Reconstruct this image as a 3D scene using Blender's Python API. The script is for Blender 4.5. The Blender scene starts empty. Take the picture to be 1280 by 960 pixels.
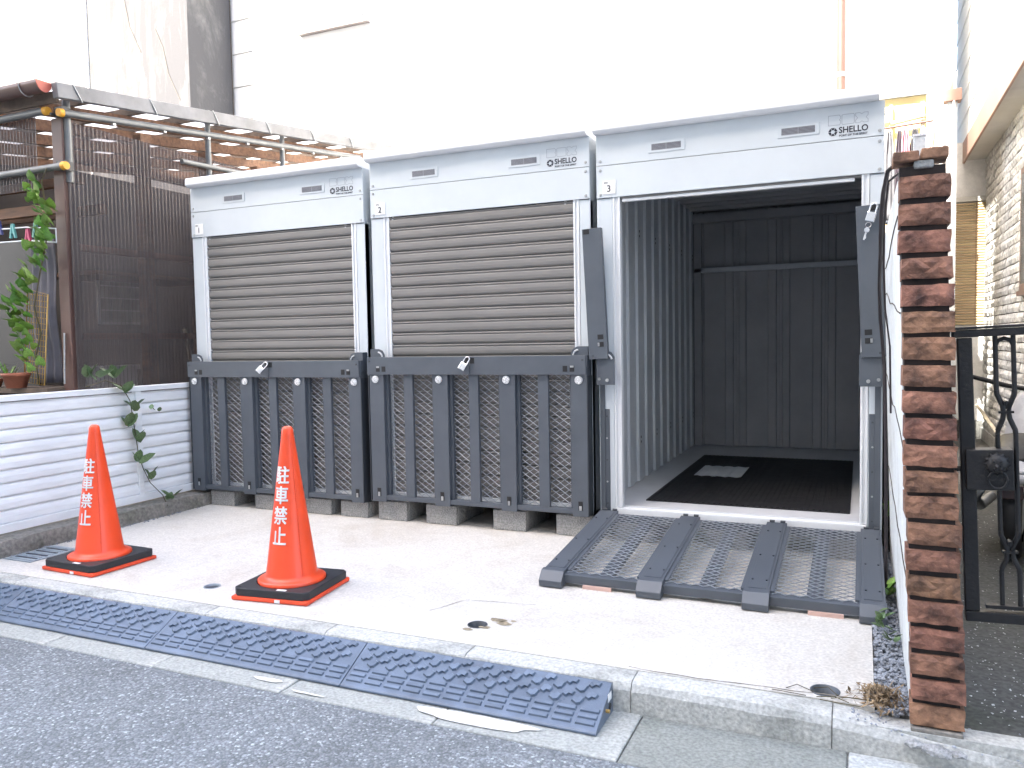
import bpy, math, random
from mathutils import Vector, Matrix, Euler
S = bpy.context.scene
COL = S.collection
random.seed(7)
R = math.radians
# ---------------------------------------------------------------- camera, sky, sun, exposure
cam = bpy.data.objects.new('camera', bpy.data.cameras.new('camera')); COL.objects.link(cam)
cam.data.sensor_width = 36; cam.data.lens = 990.97/1280*36
cam.data.clip_start = .05; cam.data.clip_end = 600
cam.location = (4.22817, -4.16876, 1.09488)
yaw, pitch, roll = .4155, .0544, -.0176
f = Vector((-math.sin(yaw)*math.cos(pitch), math.cos(yaw)*math.cos(pitch), -math.sin(pitch)))
r0 = Vector((math.cos(yaw), math.sin(yaw), 0)); u0 = r0.cross(f)
r1 = r0*math.cos(roll)+u0*math.sin(roll); u1 = -r0*math.sin(roll)+u0*math.cos(roll)
cam.rotation_euler = Matrix((r1, u1, -f)).transposed().to_euler()
S.camera = cam
SUN = Vector((-.4, -1, 1)).normalized()
W = bpy.data.worlds.new("World"); S.world = W; W.use_nodes = True
nt = W.node_tree; bg = nt.nodes['Background']
sky = nt.nodes.new('ShaderNodeTexSky'); sky.sky_type = 'NISHITA'; sky.sun_disc = False
sky.sun_elevation = math.asin(SUN.z); sky.sun_rotation = math.atan2(SUN.x, SUN.y)
sky.air_density = 1.0; sky.dust_density = 5.0; sky.ozone_density = 0
nt.links.new(sky.outputs[0], bg.inputs[0]); bg.inputs[1].default_value = .15
sun = bpy.data.objects.new('sun', bpy.data.lights.new('sun', 'SUN')); COL.objects.link(sun)
sun.data.energy = 4.0; sun.data.angle = R(.5); sun.data.color = (1, .95, .87)
sun.rotation_euler = SUN.to_track_quat('Z', 'Y').to_euler()
S.view_settings.view_transform = 'Standard'; S.view_settings.look = 'None'
S.view_settings.exposure = 3.05; S.view_settings.gamma = 1

# ---------------------------------------------------------------- materials
MC = {}
def mat(name, col, rough=.6, metal=0, var=.12, scale=6, bump=0, bscale=40, spec=.5, hue=0, col2=None, detail=5, stretch=None, coat=0, rnd=0):
    """procedural: noise-varied base colour, fine bump, optional second colour patches, per-object random offset"""
    if name in MC: return MC[name]
    m = bpy.data.materials.new(name); m.use_nodes = True; MC[name] = m
    t = m.node_tree; n = t.nodes; L = t.links; b = n['Principled BSDF']
    tc = n.new('ShaderNodeTexCoord'); oi = n.new('ShaderNodeObjectInfo')
    mu = n.new('ShaderNodeMath'); mu.operation = 'MULTIPLY'; mu.inputs[1].default_value = 13.7
    L.new(oi.outputs['Random'], mu.inputs[0])
    ad = n.new('ShaderNodeVectorMath'); ad.operation = 'ADD'
    L.new(tc.outputs['Object'], ad.inputs[0]); L.new(mu.outputs[0], ad.inputs[1])
    vec = ad.outputs[0]
    if stretch:
        mp = n.new('ShaderNodeMapping'); mp.inputs['Scale'].default_value = stretch
        L.new(vec, mp.inputs[0]); vec = mp.outputs[0]
    no = n.new('ShaderNodeTexNoise'); no.inputs['Scale'].default_value = scale; no.inputs['Detail'].default_value = detail
    no.inputs['Roughness'].default_value = .62
    L.new(vec, no.inputs['Vector'])
    cr = n.new('ShaderNodeValToRGB'); L.new(no.outputs[0], cr.inputs[0])
    a = [max(0, c*(1-var*1.6)) for c in col]; z = [min(1, c*(1+var)) for c in (col2 or col)]
    cr.color_ramp.elements[0].position = .32; cr.color_ramp.elements[1].position = .68
    cr.color_ramp.elements[0].color = (*a, 1); cr.color_ramp.elements[1].color = (*z, 1)
    out = cr.outputs[0]
    if rnd:
        hs = n.new('ShaderNodeHueSaturation'); mr = n.new('ShaderNodeMapRange')
        mr.inputs['To Min'].default_value = 1-rnd; mr.inputs['To Max'].default_value = 1+rnd
        L.new(oi.outputs['Random'], mr.inputs['Value']); L.new(mr.outputs[0], hs.inputs['Value'])
        m3 = n.new('ShaderNodeMath'); m3.operation = 'MULTIPLY'; m3.inputs[1].default_value = 7.31; m4 = n.new('ShaderNodeMath'); m4.operation = 'FRACT'; L.new(oi.outputs['Random'], m3.inputs[0]); L.new(m3.outputs[0], m4.inputs[0])
        m5 = n.new('ShaderNodeMapRange'); m5.inputs['To Min'].default_value = .5-rnd*.07; m5.inputs['To Max'].default_value = .5+rnd*.09; L.new(m4.outputs[0], m5.inputs['Value']); L.new(m5.outputs[0], hs.inputs['Hue']); L.new(out, hs.inputs['Color']); out = hs.outputs[0]
    L.new(out, b.inputs['Base Color'])
    rr = n.new('ShaderNodeMapRange'); rr.inputs['To Min'].default_value = max(.03, rough-.1); rr.inputs['To Max'].default_value = min(1, rough+.12)
    L.new(no.outputs[0], rr.inputs['Value']); L.new(rr.outputs[0], b.inputs['Roughness'])
    b.inputs['Metallic'].default_value = metal; b.inputs['Specular IOR Level'].default_value = spec
    b.inputs['Coat Weight'].default_value = coat
    if bump:
        n2 = n.new('ShaderNodeTexNoise'); n2.inputs['Scale'].default_value = bscale; n2.inputs['Detail'].default_value = 6
        L.new(vec, n2.inputs['Vector'])
        bp = n.new('ShaderNodeBump'); bp.inputs['Strength'].default_value = bump; bp.inputs['Distance'].default_value = .01
        L.new(n2.outputs[0], bp.inputs['Height']); L.new(bp.outputs[0], b.inputs['Normal'])
    return m

def nodes(m): return m.node_tree.nodes, m.node_tree.links, m.node_tree.nodes['Principled BSDF']

def asphalt_mat():
    m = mat('asphalt', (.222, .24, .248), .85, var=.12, scale=2.2, bump=.0)
    n, L, b = nodes(m)
    tc = n.new('ShaderNodeTexCoord')
    v = n.new('ShaderNodeTexVoronoi'); v.inputs['Scale'].default_value = 125; v.inputs['Randomness'].default_value = 1
    L.new(tc.outputs['Object'], v.inputs['Vector'])
    # every stone gets its own grey
    sx = n.new('ShaderNodeSeparateColor'); L.new(v.outputs['Color'], sx.inputs[0])
    cr = n.new('ShaderNodeValToRGB'); e = cr.color_ramp.elements
    e[0].position = 0; e[0].color = (.62, .62, .63, 1); e[1].position = 1; e[1].color = (2.1, 2.1, 2.05, 1)
    for p, c in ((.45, .86), (.75, 1.05), (.92, 1.3)):
        k = e.new(p); k.color = (c, c, c*1.02, 1)
    L.new(sx.outputs[0], cr.inputs[0])
    mx = n.new('ShaderNodeMix'); mx.data_type = 'RGBA'; mx.blend_type = 'MULTIPLY'; mx.inputs[0].default_value = 1
    src = b.inputs['Base Color'].links[0].from_socket
    L.new(src, mx.inputs[6]); L.new(cr.outputs[0], mx.inputs[7])
    # tar between the stones
    d = n.new('ShaderNodeMapRange'); d.inputs['From Min'].default_value = .25; d.inputs['From Max'].default_value = .75
    d.inputs['To Min'].default_value = 1; d.inputs['To Max'].default_value = .72
    L.new(v.outputs['Distance'], d.inputs['Value'])
    m2 = n.new('ShaderNodeMix'); m2.data_type = 'RGBA'; m2.blend_type = 'MULTIPLY'; m2.inputs[0].default_value = 1
    L.new(mx.outputs[2], m2.inputs[6]); L.new(d.outputs[0], m2.inputs[7]); L.new(m2.outputs[2], b.inputs['Base Color'])
    bp = n.new('ShaderNodeBump'); bp.inputs['Strength'].default_value = .75; bp.inputs['Distance'].default_value = .004; bp.invert = True
    L.new(v.outputs['Distance'], bp.inputs['Height']); L.new(bp.outputs[0], b.inputs['Normal'])
    return m

def concrete_mat(name, col, stain=(.3, .27, .23), amount=.5, scale=1.3, fine=.25, bump=.25, speck=90):
    """broad patches of wear plus fine grain"""
    m = mat(name, col, .85, var=.06, scale=24, bump=bump, bscale=70, detail=8)
    n, L, b = nodes(m)
    tc = n.new('ShaderNodeTexCoord')
    no = n.new('ShaderNodeTexNoise'); no.inputs['Scale'].default_value = scale; no.inputs['Detail'].default_value = 9; no.inputs['Roughness'].default_value = .68; no.inputs['Distortion'].default_value = .7
    L.new(tc.outputs['Object'], no.inputs['Vector'])
    cr = n.new('ShaderNodeValToRGB'); e = cr.color_ramp.elements
    e[0].position = .5; e[0].color = (0, 0, 0, 1); e[1].position = .72; e[1].color = (amount,)*3+(1,)
    L.new(no.outputs[0], cr.inputs[0])
    mx = n.new('ShaderNodeMix'); mx.data_type = 'RGBA'; mx.blend_type = 'MIX'
    L.new(cr.outputs[0], mx.inputs[0]); src = b.inputs['Base Color'].links[0].from_socket
    L.new(src, mx.inputs[6]); mx.inputs[7].default_value = (*stain, 1)
    sp = n.new('ShaderNodeTexNoise'); sp.inputs['Scale'].default_value = speck; sp.inputs['Detail'].default_value = 3
    L.new(tc.outputs['Object'], sp.inputs['Vector'])
    mr = n.new('ShaderNodeMapRange'); mr.inputs['From Min'].default_value = .3; mr.inputs['From Max'].default_value = .7
    mr.inputs['To Min'].default_value = 1-fine; mr.inputs['To Max'].default_value = 1+fine*.4
    L.new(sp.outputs[0], mr.inputs['Value'])
    m2 = n.new('ShaderNodeMix'); m2.data_type = 'RGBA'; m2.blend_type = 'MULTIPLY'; m2.inputs[0].default_value = 1
    L.new(mx.outputs[2], m2.inputs[6]); L.new(mr.outputs[0], m2.inputs[7]); L.new(m2.outputs[2], b.inputs['Base Color'])
    return m

asphalt = asphalt_mat()
slab_m = concrete_mat('slab_concrete', (.60, .575, .53), (.40, .345, .28), .6, 1.7, .2)
kerb_m = concrete_mat('kerb_concrete', (.50, .50, .47), (.22, .23, .21), .7, 3.2, .3, .4)
gutter_m = concrete_mat('gutter_concrete', (.36, .37, .345), (.55, .54, .50), .7, 2.6, .3, .35)
oldkerb_m = concrete_mat('mossy_concrete', (.27, .25, .22), (.10, .105, .065), .8, 4.5, .4, .7, 50)
wet_m = concrete_mat('dark_concrete', (.10, .10, .094), (.05, .058, .038), .8, 3.0, .45, .4, 60)
block_m = concrete_mat('block_concrete', (.36, .36, .35), (.16, .155, .14), .6, 6, .45, .6, 120)
steel_light = mat('pale_grey_steel', (.575, .62, .65), .42, var=.03, scale=3, bump=.03, bscale=400)
steel_roof = mat('pale_roof_steel', (.80, .81, .82), .4, var=.03, scale=3)
alu_white = mat('white_aluminium', (.72, .74, .76), .32, var=.03, scale=8, stretch=(1, 1, .1))
shutter_m = mat('taupe_shutter_steel', (.19, .182, .172), .42, var=.05, scale=3, stretch=(1, 1, 8))
gate_m = mat('slate_powder_coat', (.082, .095, .113), .45, var=.06, scale=7, bump=.05, bscale=500)
gate_dark = mat('dark_slate_steel', (.045, .052, .062), .5, var=.1, scale=8)
mesh_m = mat('slate_mesh_steel', (.38, .41, .45), .35, var=.1, scale=9)
chrome = mat('bright_chrome', (.75, .75, .75), .18, metal=1, var=.06, scale=20)
black_m = mat('black_plastic', (.012, .012, .013), .5, var=.2, scale=10)
reflector_m = mat('reflector_acrylic', (.75, .76, .76), .25, metal=.2, var=.3, scale=160)
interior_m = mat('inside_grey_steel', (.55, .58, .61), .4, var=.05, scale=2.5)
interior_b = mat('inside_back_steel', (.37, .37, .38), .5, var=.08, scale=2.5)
floor_in = mat('inside_floor_board', (.56, .57, .59), .35, var=.08, scale=2)
mat_m = mat('black_ribbed_rubber', (.011, .011, .013), .55, var=.15, scale=15)
paper_m = mat('grey_paper', (.62, .63, .64), .7, var=.06, scale=8)
rubber_m = mat('kerb_ramp_rubber', (.115, .15, .205), .3, var=.22, scale=5, bump=.12, bscale=220)  # blue tone carries the sky's reflection on the black rubber
orange_m = mat('orange_cone_plastic', (.86, .075, .018), .36, var=.06, scale=5, bump=.03, bscale=60, coat=.15)
orange_w = mat('orange_base_plastic', (.82, .08, .025), .5, var=.12, scale=9)
weight_m = mat('black_weight_rubber', (.022, .023, .026), .55, var=.2, scale=11, bump=.1, bscale=150)
white_print = mat('white_print', (.82, .81, .80), .5, var=.04, scale=60)
dark_print = mat('dark_print', (.03, .032, .045), .5, var=.05, scale=60)
line_print = mat('pale_print', (.33, .36, .41), .5, var=.05, scale=60)
plate_m = mat('white_label', (.80, .80, .79), .4, var=.02)
fence_m = mat('white_louvre_aluminium', (.86, .87, .88), .35, var=.07, scale=3, stretch=(1, 1, 6))
house_white = concrete_mat('white_render', (.80, .79, .77), (.74, .735, .72), .6, .6, .04, .1)
siding_m = mat('white_siding', (.76, .76, .75), .6, var=.03, scale=2)
brown_m = mat('brown_painted_metal', (.10, .052, .042), .45, var=.12, scale=4)
fascia_m = mat('brown_fascia', (.33, .20, .15), .55, var=.08, scale=3, stretch=(1, .2, 1))
soffit_m = mat('soffit_board', (.52, .50, .46), .7, var=.07, scale=4)
wood_m = mat('orange_brown_wood', (.17, .085, .045), .7, var=.3, scale=4, stretch=(1, 8, 8), bump=.2)
wood_grey = mat('weathered_wood', (.13, .095, .07), .8, var=.3, scale=5, bump=.3)
pipe_m = mat('grey_scaffold_pipe', (.16, .165, .165), .45, metal=.4, var=.12, scale=8)
clamp_m = mat('zinc_clamp', (.45, .46, .46), .4, metal=.6, var=.2, scale=20)
cap_m = mat('yellow_orange_cap', (.75, .36, .03), .45, var=.08, scale=14)
stone_m = mat('split_face_stone', (.50, .495, .48), .8, var=.25, scale=18, bump=.7, bscale=60, rnd=.16)
joint_m = mat('recessed_mortar', (.07, .055, .045), .9, var=.3, scale=30)
brick_m = mat('red_brown_brick', (.135, .062, .043), .75, var=.38, scale=14, bump=.55, bscale=70, rnd=.16, col2=(.29, .14, .088), detail=9)
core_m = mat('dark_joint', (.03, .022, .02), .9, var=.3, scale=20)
iron_m = mat('black_wrought_iron', (.009, .008, .008), .5, var=.3, scale=12, bump=.25, bscale=90)
blind_m = mat('tan_reed_blind', (.40, .30, .18), .65, var=.15, scale=6, stretch=(.5, 1, 6), rnd=.1)
white_wall = concrete_mat('white_plaster', (.70, .72, .70), (.42, .42, .38), .6, 2.5, .12, .3)
leaf_m = mat('green_leaf', (.13, .26, .04), .45, var=.25, scale=14, rnd=.3, col2=(.20, .36, .07))
leaf_d = mat('dusty_green_leaf', (.085, .15, .06), .5, var=.25, scale=14, rnd=.2, col2=(.13, .2, .085))
stem_m = mat('vine_stem', (.09, .075, .03), .7, var=.3)
gravel_m = mat('blue_grey_gravel', (.33, .35, .39), .8, var=.3, scale=9, rnd=.3, bump=.3)
dry_m = mat('dry_leaf', (.20, .13, .065), .8, var=.45, scale=9, col2=(.34, .25, .15))
cable_m = mat('black_cable', (.025, .018, .02), .5, var=.3)
yellow_m = mat('yellow_cream_wall', (.66, .57, .30), .7, var=.08, scale=1.5)
terra_m = mat('terracotta', (.30, .10, .055), .7, var=.25, scale=9, bump=.2)
brass_m = mat('brass_wire', (.48, .30, .09), .4, metal=.3, var=.2)
clear_dark = mat('dark_screen_panel', (.018, .018, .02), .5, var=.12, scale=4)
scooter_m = mat('scooter_white_plastic', (.62, .63, .66), .25, var=.06, scale=4, coat=.4)
room_m = mat('dark_room_wall', (.05, .042, .038), .9, var=.3, scale=2)
cover_m = mat('blue_grey_grating', (.33, .38, .42), .5, metal=.3, var=.15, scale=14)

def poly_mat():
    m = mat('smoky_polycarbonate', (.115, .093, .088), .2, var=.12, scale=2.5)
    n, L, b = nodes(m)
    tr = n.new('ShaderNodeBsdfTransparent'); tr.inputs[0].default_value = (.78, .74, .74, 1)
    mx = n.new('ShaderNodeMixShader'); lw = n.new('ShaderNodeLayerWeight'); lw.inputs['Blend'].default_value = .5; mr = n.new('ShaderNodeMapRange'); mr.inputs['From Min'].default_value = .12; mr.inputs['From Max'].default_value = .6; mr.inputs['To Min'].default_value = .6; mr.inputs['To Max'].default_value = .93; L.new(lw.outputs['Facing'], mr.inputs['Value']); L.new(mr.outputs[0], mx.inputs[0])
    o = n['Material Output']
    L.new(tr.outputs[0], mx.inputs[1]); L.new(b.outputs[0], mx.inputs[2]); L.new(mx.outputs[0], o.inputs[0])
    return m
poly_m = poly_mat()
def roof_sheet():
    m = mat('clear_roof_sheet', (.75, .77, .78), .3, var=.06, scale=2)
    n, L, b = nodes(m)
    tr = n.new('ShaderNodeBsdfTranslucent'); tr.inputs[0].default_value = (.85, .87, .9, 1)
    mx = n.new('ShaderNodeMixShader'); mx.inputs[0].default_value = .35
    L.new(tr.outputs[0], mx.inputs[1]); L.new(b.outputs[0], mx.inputs[2]); L.new(mx.outputs[0], n['Material Output'].inputs[0])
    return m
roof_clear = roof_sheet()
def glass_mat():
    m = mat('dark_window_glass', (.06, .07, .08), .08, var=.1); return m
glass_m = glass_mat()
def stained_mat():
    """weathered concrete: vertical black streaks and blotches"""
    m = mat('streaked_concrete', (.13, .13, .128), .9, var=.3, scale=5, bump=.3, bscale=30)
    n, L, b = nodes(m); tc = n.new('ShaderNodeTexCoord')
    mp = n.new('ShaderNodeMapping'); mp.inputs['Scale'].default_value = (3.4, 1, .55); L.new(tc.outputs['Object'], mp.inputs[0])
    no = n.new('ShaderNodeTexNoise'); no.inputs['Scale'].default_value = 1.7; no.inputs['Detail'].default_value = 11; no.inputs['Roughness'].default_value = .72; no.inputs['Distortion'].default_value = .5
    L.new(mp.outputs[0], no.inputs['Vector'])
    sx = n.new('ShaderNodeSeparateXYZ'); L.new(tc.outputs['Object'], sx.inputs[0])
    # stains thicken towards the corner; the excess there paints the side face's shade into the colour (object x = 0 at that corner, negative away from it)
    mr = n.new('ShaderNodeMapRange'); mr.inputs['From Min'].default_value = -1.7; mr.inputs['From Max'].default_value = 0
    mr.inputs['To Min'].default_value = .02; mr.inputs['To Max'].default_value = .17
    q2 = n.new('ShaderNodeMapRange'); q2.inputs['From Min'].default_value = -2.1; q2.inputs['From Max'].default_value = -1.7; q2.inputs['To Min'].default_value = -.2; q2.inputs['To Max'].default_value = 0
    L.new(sx.outputs[0], q2.inputs['Value']); a2 = n.new('ShaderNodeMath'); a2.operation = 'ADD'
    L.new(sx.outputs[0], mr.inputs['Value'])
    ad = n.new('ShaderNodeMath'); ad.operation = 'ADD'; L.new(mr.outputs[0], a2.inputs[0]); L.new(q2.outputs[0], a2.inputs[1]); L.new(no.outputs[0], ad.inputs[0]); L.new(a2.outputs[0], ad.inputs[1])
    cr = n.new('ShaderNodeValToRGB'); e = cr.color_ramp.elements
    e[0].position = .43; e[0].color = (0, 0, 0, 1); e[1].position = .64; e[1].color = (.95, .95, .95, 1)
    L.new(ad.outputs[0], cr.inputs[0])
    mx = n.new('ShaderNodeMix'); mx.data_type = 'RGBA'; L.new(cr.outputs[0], mx.inputs[0])
    L.new(b.inputs['Base Color'].links[0].from_socket, mx.inputs[6]); mx.inputs[7].default_value = (.05, .05, .055, 1)
    L.new(mx.outputs[2], b.inputs['Base Color'])
    return m
stained_m = stained_mat()

# ---------------------------------------------------------------- mesh helpers
class MB:
    def __init__(s): s.v = []; s.f = []; s.sm = []
    def add(s, vs, fs, smooth=False):
        o = len(s.v); s.v += [tuple(p) for p in vs]; s.f += [tuple(i+o for i in q) for q in fs]; s.sm += [smooth]*len(fs); return s
    def box(s, x0, x1, y0, y1, z0, z1, M=None):
        vs = [Vector((x, y, z)) for z in (z0, z1) for y in (y0, y1) for x in (x0, x1)]
        if M: vs = [M @ p for p in vs]
        return s.add(vs, [(0, 2, 3, 1), (4, 5, 7, 6), (0, 1, 5, 4), (2, 6, 7, 3), (0, 4, 6, 2), (1, 3, 7, 5)])
    def prism(s, pts, axis, a, b, closed=True, smooth=False):
        """extrude a 2-D outline along axis; pts are the two other coordinates in xyz order"""
        def P(q, t):
            l = list(q); l.insert('xyz'.index(axis), t); return l
        n = len(pts); vs = [P(q, a) for q in pts]+[P(q, b) for q in pts]
        m = n if closed else n-1
        fs = [(i, (i+1) % n, n+(i+1) % n, n+i) for i in range(m)]
        s.add(vs, fs, smooth)
        if closed: s.add(vs, [tuple(range(n))[::-1], tuple(range(n, 2*n))])
        return s
    def cyl(s, p0, p1, r0, r1=None, n=12, caps=True):
        r1 = r0 if r1 is None else r1
        p0 = Vector(p0); p1 = Vector(p1); d = (p1-p0).normalized()
        a = d.orthogonal().normalized(); b = d.cross(a)
        vs = []
        for p, r in ((p0, r0), (p1, r1)):
            vs += [p+(a*math.cos(2*math.pi*i/n)+b*math.sin(2*math.pi*i/n))*r for i in range(n)]
        s.add(vs, [(i, (i+1) % n, n+(i+1) % n, n+i) for i in range(n)], True)
        if caps: s.add(vs, [tuple(range(n))[::-1], tuple(range(n, 2*n))])
        return s
    def tube(s, pts, r, n=6):
        pts = [Vector(p) for p in pts]; vs = []
        for i, p in enumerate(pts):
            d = (pts[min(i+1, len(pts)-1)]-pts[max(i-1, 0)]).normalized()
            a = d.cross(Vector((.13, .21, .97))); a = a.normalized() if a.length > 1e-4 else Vector((1, 0, 0)); b = d.cross(a)
            rr = r[i] if isinstance(r, (list, tuple)) else r
            vs += [p+(a*math.cos(2*math.pi*k/n)+b*math.sin(2*math.pi*k/n))*rr for k in range(n)]
        fs = [(i*n+k, i*n+(k+1) % n, (i+1)*n+(k+1) % n, (i+1)*n+k) for i in range(len(pts)-1) for k in range(n)]
        s.add(vs, fs, True); m = len(pts)-1
        return s.add(vs, [tuple(range(n))[::-1], tuple(range(m*n, m*n+n))])
    def lathe(s, prof, n=40, c=(0, 0)):
        vs = [(c[0]+r*math.cos(2*math.pi*i/n), c[1]+r*math.sin(2*math.pi*i/n), z) for r, z in prof for i in range(n)]
        fs = [(j*n+i, j*n+(i+1) % n, (j+1)*n+(i+1) % n, (j+1)*n+i) for j in range(len(prof)-1) for i in range(n)]
        return s.add(vs, fs, True)
    def mesh(s, name, m, smooth=False):
        me = bpy.data.meshes.new(name); me.from_pydata(s.v, [], s.f); me.materials.append(m)
        me.polygons.foreach_set('use_smooth', s.sm); me.update(); return me
    def build(s, name, m, parent=None, loc=(0, 0, 0), rot=(0, 0, 0), bevel=0):
        return put(name, s.mesh(name, m), parent, loc, rot, bevel)
def put(name, me, parent=None, loc=(0, 0, 0), rot=(0, 0, 0), bevel=0, scale=None):
    o = bpy.data.objects.new(name, me); COL.objects.link(o); o.location = loc; o.rotation_euler = rot
    if scale: o.scale = scale
    if parent: o.parent = parent
    if bevel:
        b = o.modifiers.new('bevel', 'BEVEL'); b.width = bevel; b.segments = 2; b.limit_method = 'ANGLE'; b.angle_limit = R(40)
    return o
def bx(name, m, x0, x1, y0, y1, z0, z1, parent=None, bevel=0):
    c = ((x0+x1)/2, (y0+y1)/2, (z0+z1)/2)
    return MB().box(x0-c[0], x1-c[0], y0-c[1], y1-c[1], z0-c[2], z1-c[2]).build(name, m, parent, c, (0, 0, 0), bevel)
def tag(o, label, cat=None, group=None, kind=None):
    if label: o['label'] = label
    if cat: o['category'] = cat
    if group: o['group'] = group
    if kind: o['kind'] = kind
    return o
def empty(name, loc, label, cat, group=None, rz=0):
    o = bpy.data.objects.new(name, None); COL.objects.link(o); o.location = loc; o.rotation_euler = (0, 0, rz); o.empty_display_size = .1
    return tag(o, label, cat, group)
def struct(o): o['kind'] = 'structure'; return o

def text_mesh(txt, size, m, bold=0, depth=.0006, width=1.0, name='lettering', res=3):
    """lettering as a mesh in the local xz-plane, origin at left baseline"""
    cu = bpy.data.curves.new('t', 'FONT'); cu.body = txt; cu.size = size; cu.offset = bold; cu.extrude = depth; cu.resolution_u = res
    o = bpy.data.objects.new('t', cu); COL.objects.link(o)
    bpy.context.view_layer.update()
    me = bpy.data.meshes.new_from_object(o.evaluated_get(bpy.context.evaluated_depsgraph_get()))
    bpy.data.objects.remove(o)
    me.transform(Matrix(((width, 0, 0, 0), (0, 0, -1, 0), (0, 1, 0, 0), (0, 0, 0, 1))))
    me.materials.clear(); me.materials.append(m); me.name = name
    return me

# ================================================================ GROUND
PW = 1.462; X = [0, PW, 2.912]; DZ = [0, .0186, .0136]
g = MB().add([(-80, -80, 0), (80, -80, 0), (80, 80, 0), (-80, 80, 0)], [(0, 1, 2, 3)]).build('ground', wet_m, None, (0, 0, -.125)); struct(g)
rd = MB().box(-60, 60, -6.2, -2.06, -.02, 0).build('road', asphalt, None, (0, 0, -.103)); struct(rd)
# concrete gutter: one stone after another
gt = struct(bx('gutter', gutter_m, -30, 30, -2.06, -1.70, -.122, -.112))
gx = -2.4; k = 0
dark_gut = concrete_mat('damp_gutter_concrete', (.25, .26, .235), (.13, .15, .11), .8, 2.2, .35, .4)
light_gut = concrete_mat('pale_gutter_concrete', (.50, .51, .49), (.27, .29, .27), .8, 3, .35, .45)
while gx < 7:
    w_ = .6
    a = MB(); z1 = -.099+random.uniform(-.0015, .0015)
    a.box(gx+.002-gx, w_-.003, 0, .30, 0, z1+.112)
    o = a.build('gutter_stone', dark_gut if 3.5 < gx < 4.1 else (light_gut if gx > 4.1 else gutter_m), gt, (gx, -2.058, -.112)); o.parent = gt; o.location = (gx-0, -2.058+1.88, -.112+.117); o.modifiers.new('b', 'BEVEL').width = .003
    gx += w_
# worn white paint on the gutter
pm = mat('worn_white_paint', (.62, .60, .56), .8, var=.15, scale=30)
def blob(cx, cy, rx, ry, z, name, m, n=26, jag=.18, parent=None):
    ph = random.uniform(0, 9)
    vs = [(cx+rx*math.cos(t)*(1+jag*math.sin(3*t+ph)+jag*random.uniform(-.5, .5)), cy+ry*math.sin(t)*(1+jag*math.cos(2*t+ph)+jag*random.uniform(-.5, .5)), z) for t in [2*math.pi*i/n for i in range(n)]]
    return MB().add(vs, [tuple(range(n))]).build(name, m, parent)
for cx, cy, rx, ry in ((2.3, -1.995, .06, .016), (3.12, -1.995, .2, .04), (2.5, -2.035, .07, .006)):
    struct(blob(cx, cy, rx, ry, -.0955, 'paint_mark', pm))

# slab with three real holes
slab = MB().box(.1, 4.27, -1.66, 3.2, -.12, 0).build('slab', slab_m)
cut = MB()
holes = [(1.522, -1.467, .035, .012), (2.875, -1.473, .036, .05), (4.132, -1.60, .041, .115)]
for hx, hy, hr, hd in holes: cut.cyl((hx, hy, -hd), (hx, hy, .05), hr, n=28)
co = cut.build('cutter', slab_m)
md = slab.modifiers.new('b', 'BOOLEAN'); md.operation = 'DIFFERENCE'; md.object = co; md.solver = 'EXACT'
bpy.context.view_layer.update()
me = bpy.data.meshes.new_from_object(slab.evaluated_get(bpy.context.evaluated_depsgraph_get()))
slab.modifiers.clear(); slab.data = me; me.materials.clear(); me.materials.append(slab_m)
me.polygons.foreach_set('use_smooth', [False]*len(me.polygons))
bpy.data.objects.remove(co); struct(slab); slab.name = 'pavement'
for i, (hx, hy, hr, hd) in enumerate(holes):
    rg = MB().lathe([(hr-.001, -hd+.002), (hr-.001, .002), (hr+.003, .0025), (hr+.003, -.002)], 28).build('drain_pipe', [cover_m, gate_dark, gate_m][i], None, (hx, hy, 0))
    tag(rg, ['small shallow drain socket in the slab left of the nearer cone', 'dark post hole in the slab with rusty stains beside it', 'open grey drain pipe mouth in the slab near the gravel'][i], 'drain', 'round holes in the concrete slab')
    MB().cyl((0, 0, -hd+.001), (0, 0, -hd+.004), hr-.002, n=24).build('drain_bottom', gate_dark, rg)
st = mat('brown_slab_stain', (.30, .25, .17), .9, var=.3, scale=40)
for a_ in ((2.93, -1.40, .035, .022), (2.965, -1.425, .03, .018), (2.915, -1.49, .022, .014), (2.86, -1.53, .022, .012), (2.99, -1.39, .012, .009)):
    struct(blob(*a_, .0015, 'slab_stain', st))
# slab patch of smoother mortar
pt = mat('repair_mortar', (.52, .50, .46), .85, var=.12, scale=9, bump=.2)
# crack across the slab near the kerb
ckm = mat('crack_line', (.17, .15, .12), .95, var=.2)
def crack(pts, w=.003, z=.001, name='slab_crack', m=ckm):
    vs = []; fs = []
    P = []
    for i in range(len(pts)-1):
        a, b = Vector((*pts[i], 0)), Vector((*pts[i+1], 0)); n = max(2, int((b-a).length/.04))
        for k in range(n): P.append(a.lerp(b, k/n)+Vector((random.uniform(-.004, .004), random.uniform(-.004, .004), 0)))
    P.append(Vector((*pts[-1], 0)))
    for i, p in enumerate(P):
        d = (P[min(i+1, len(P)-1)]-P[max(i-1, 0)]).normalized(); q = Vector((-d.y, d.x, 0))*w*random.uniform(.3, 1)
        vs += [(p+q+Vector((0, 0, z)))[:], (p-q+Vector((0, 0, z)))[:]]
    fs = [(2*i, 2*i+1, 2*i+3, 2*i+2) for i in range(len(P)-1)]
    return struct(MB().add(vs, fs).build(name, m))
crack([(3.52, -1.645), (3.75, -1.655), (3.95, -1.64), (4.26, -1.62)], .004)
crack([(2.62, -1.40), (2.70, -1.22), (3.0, -1.18)], .002)

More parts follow.
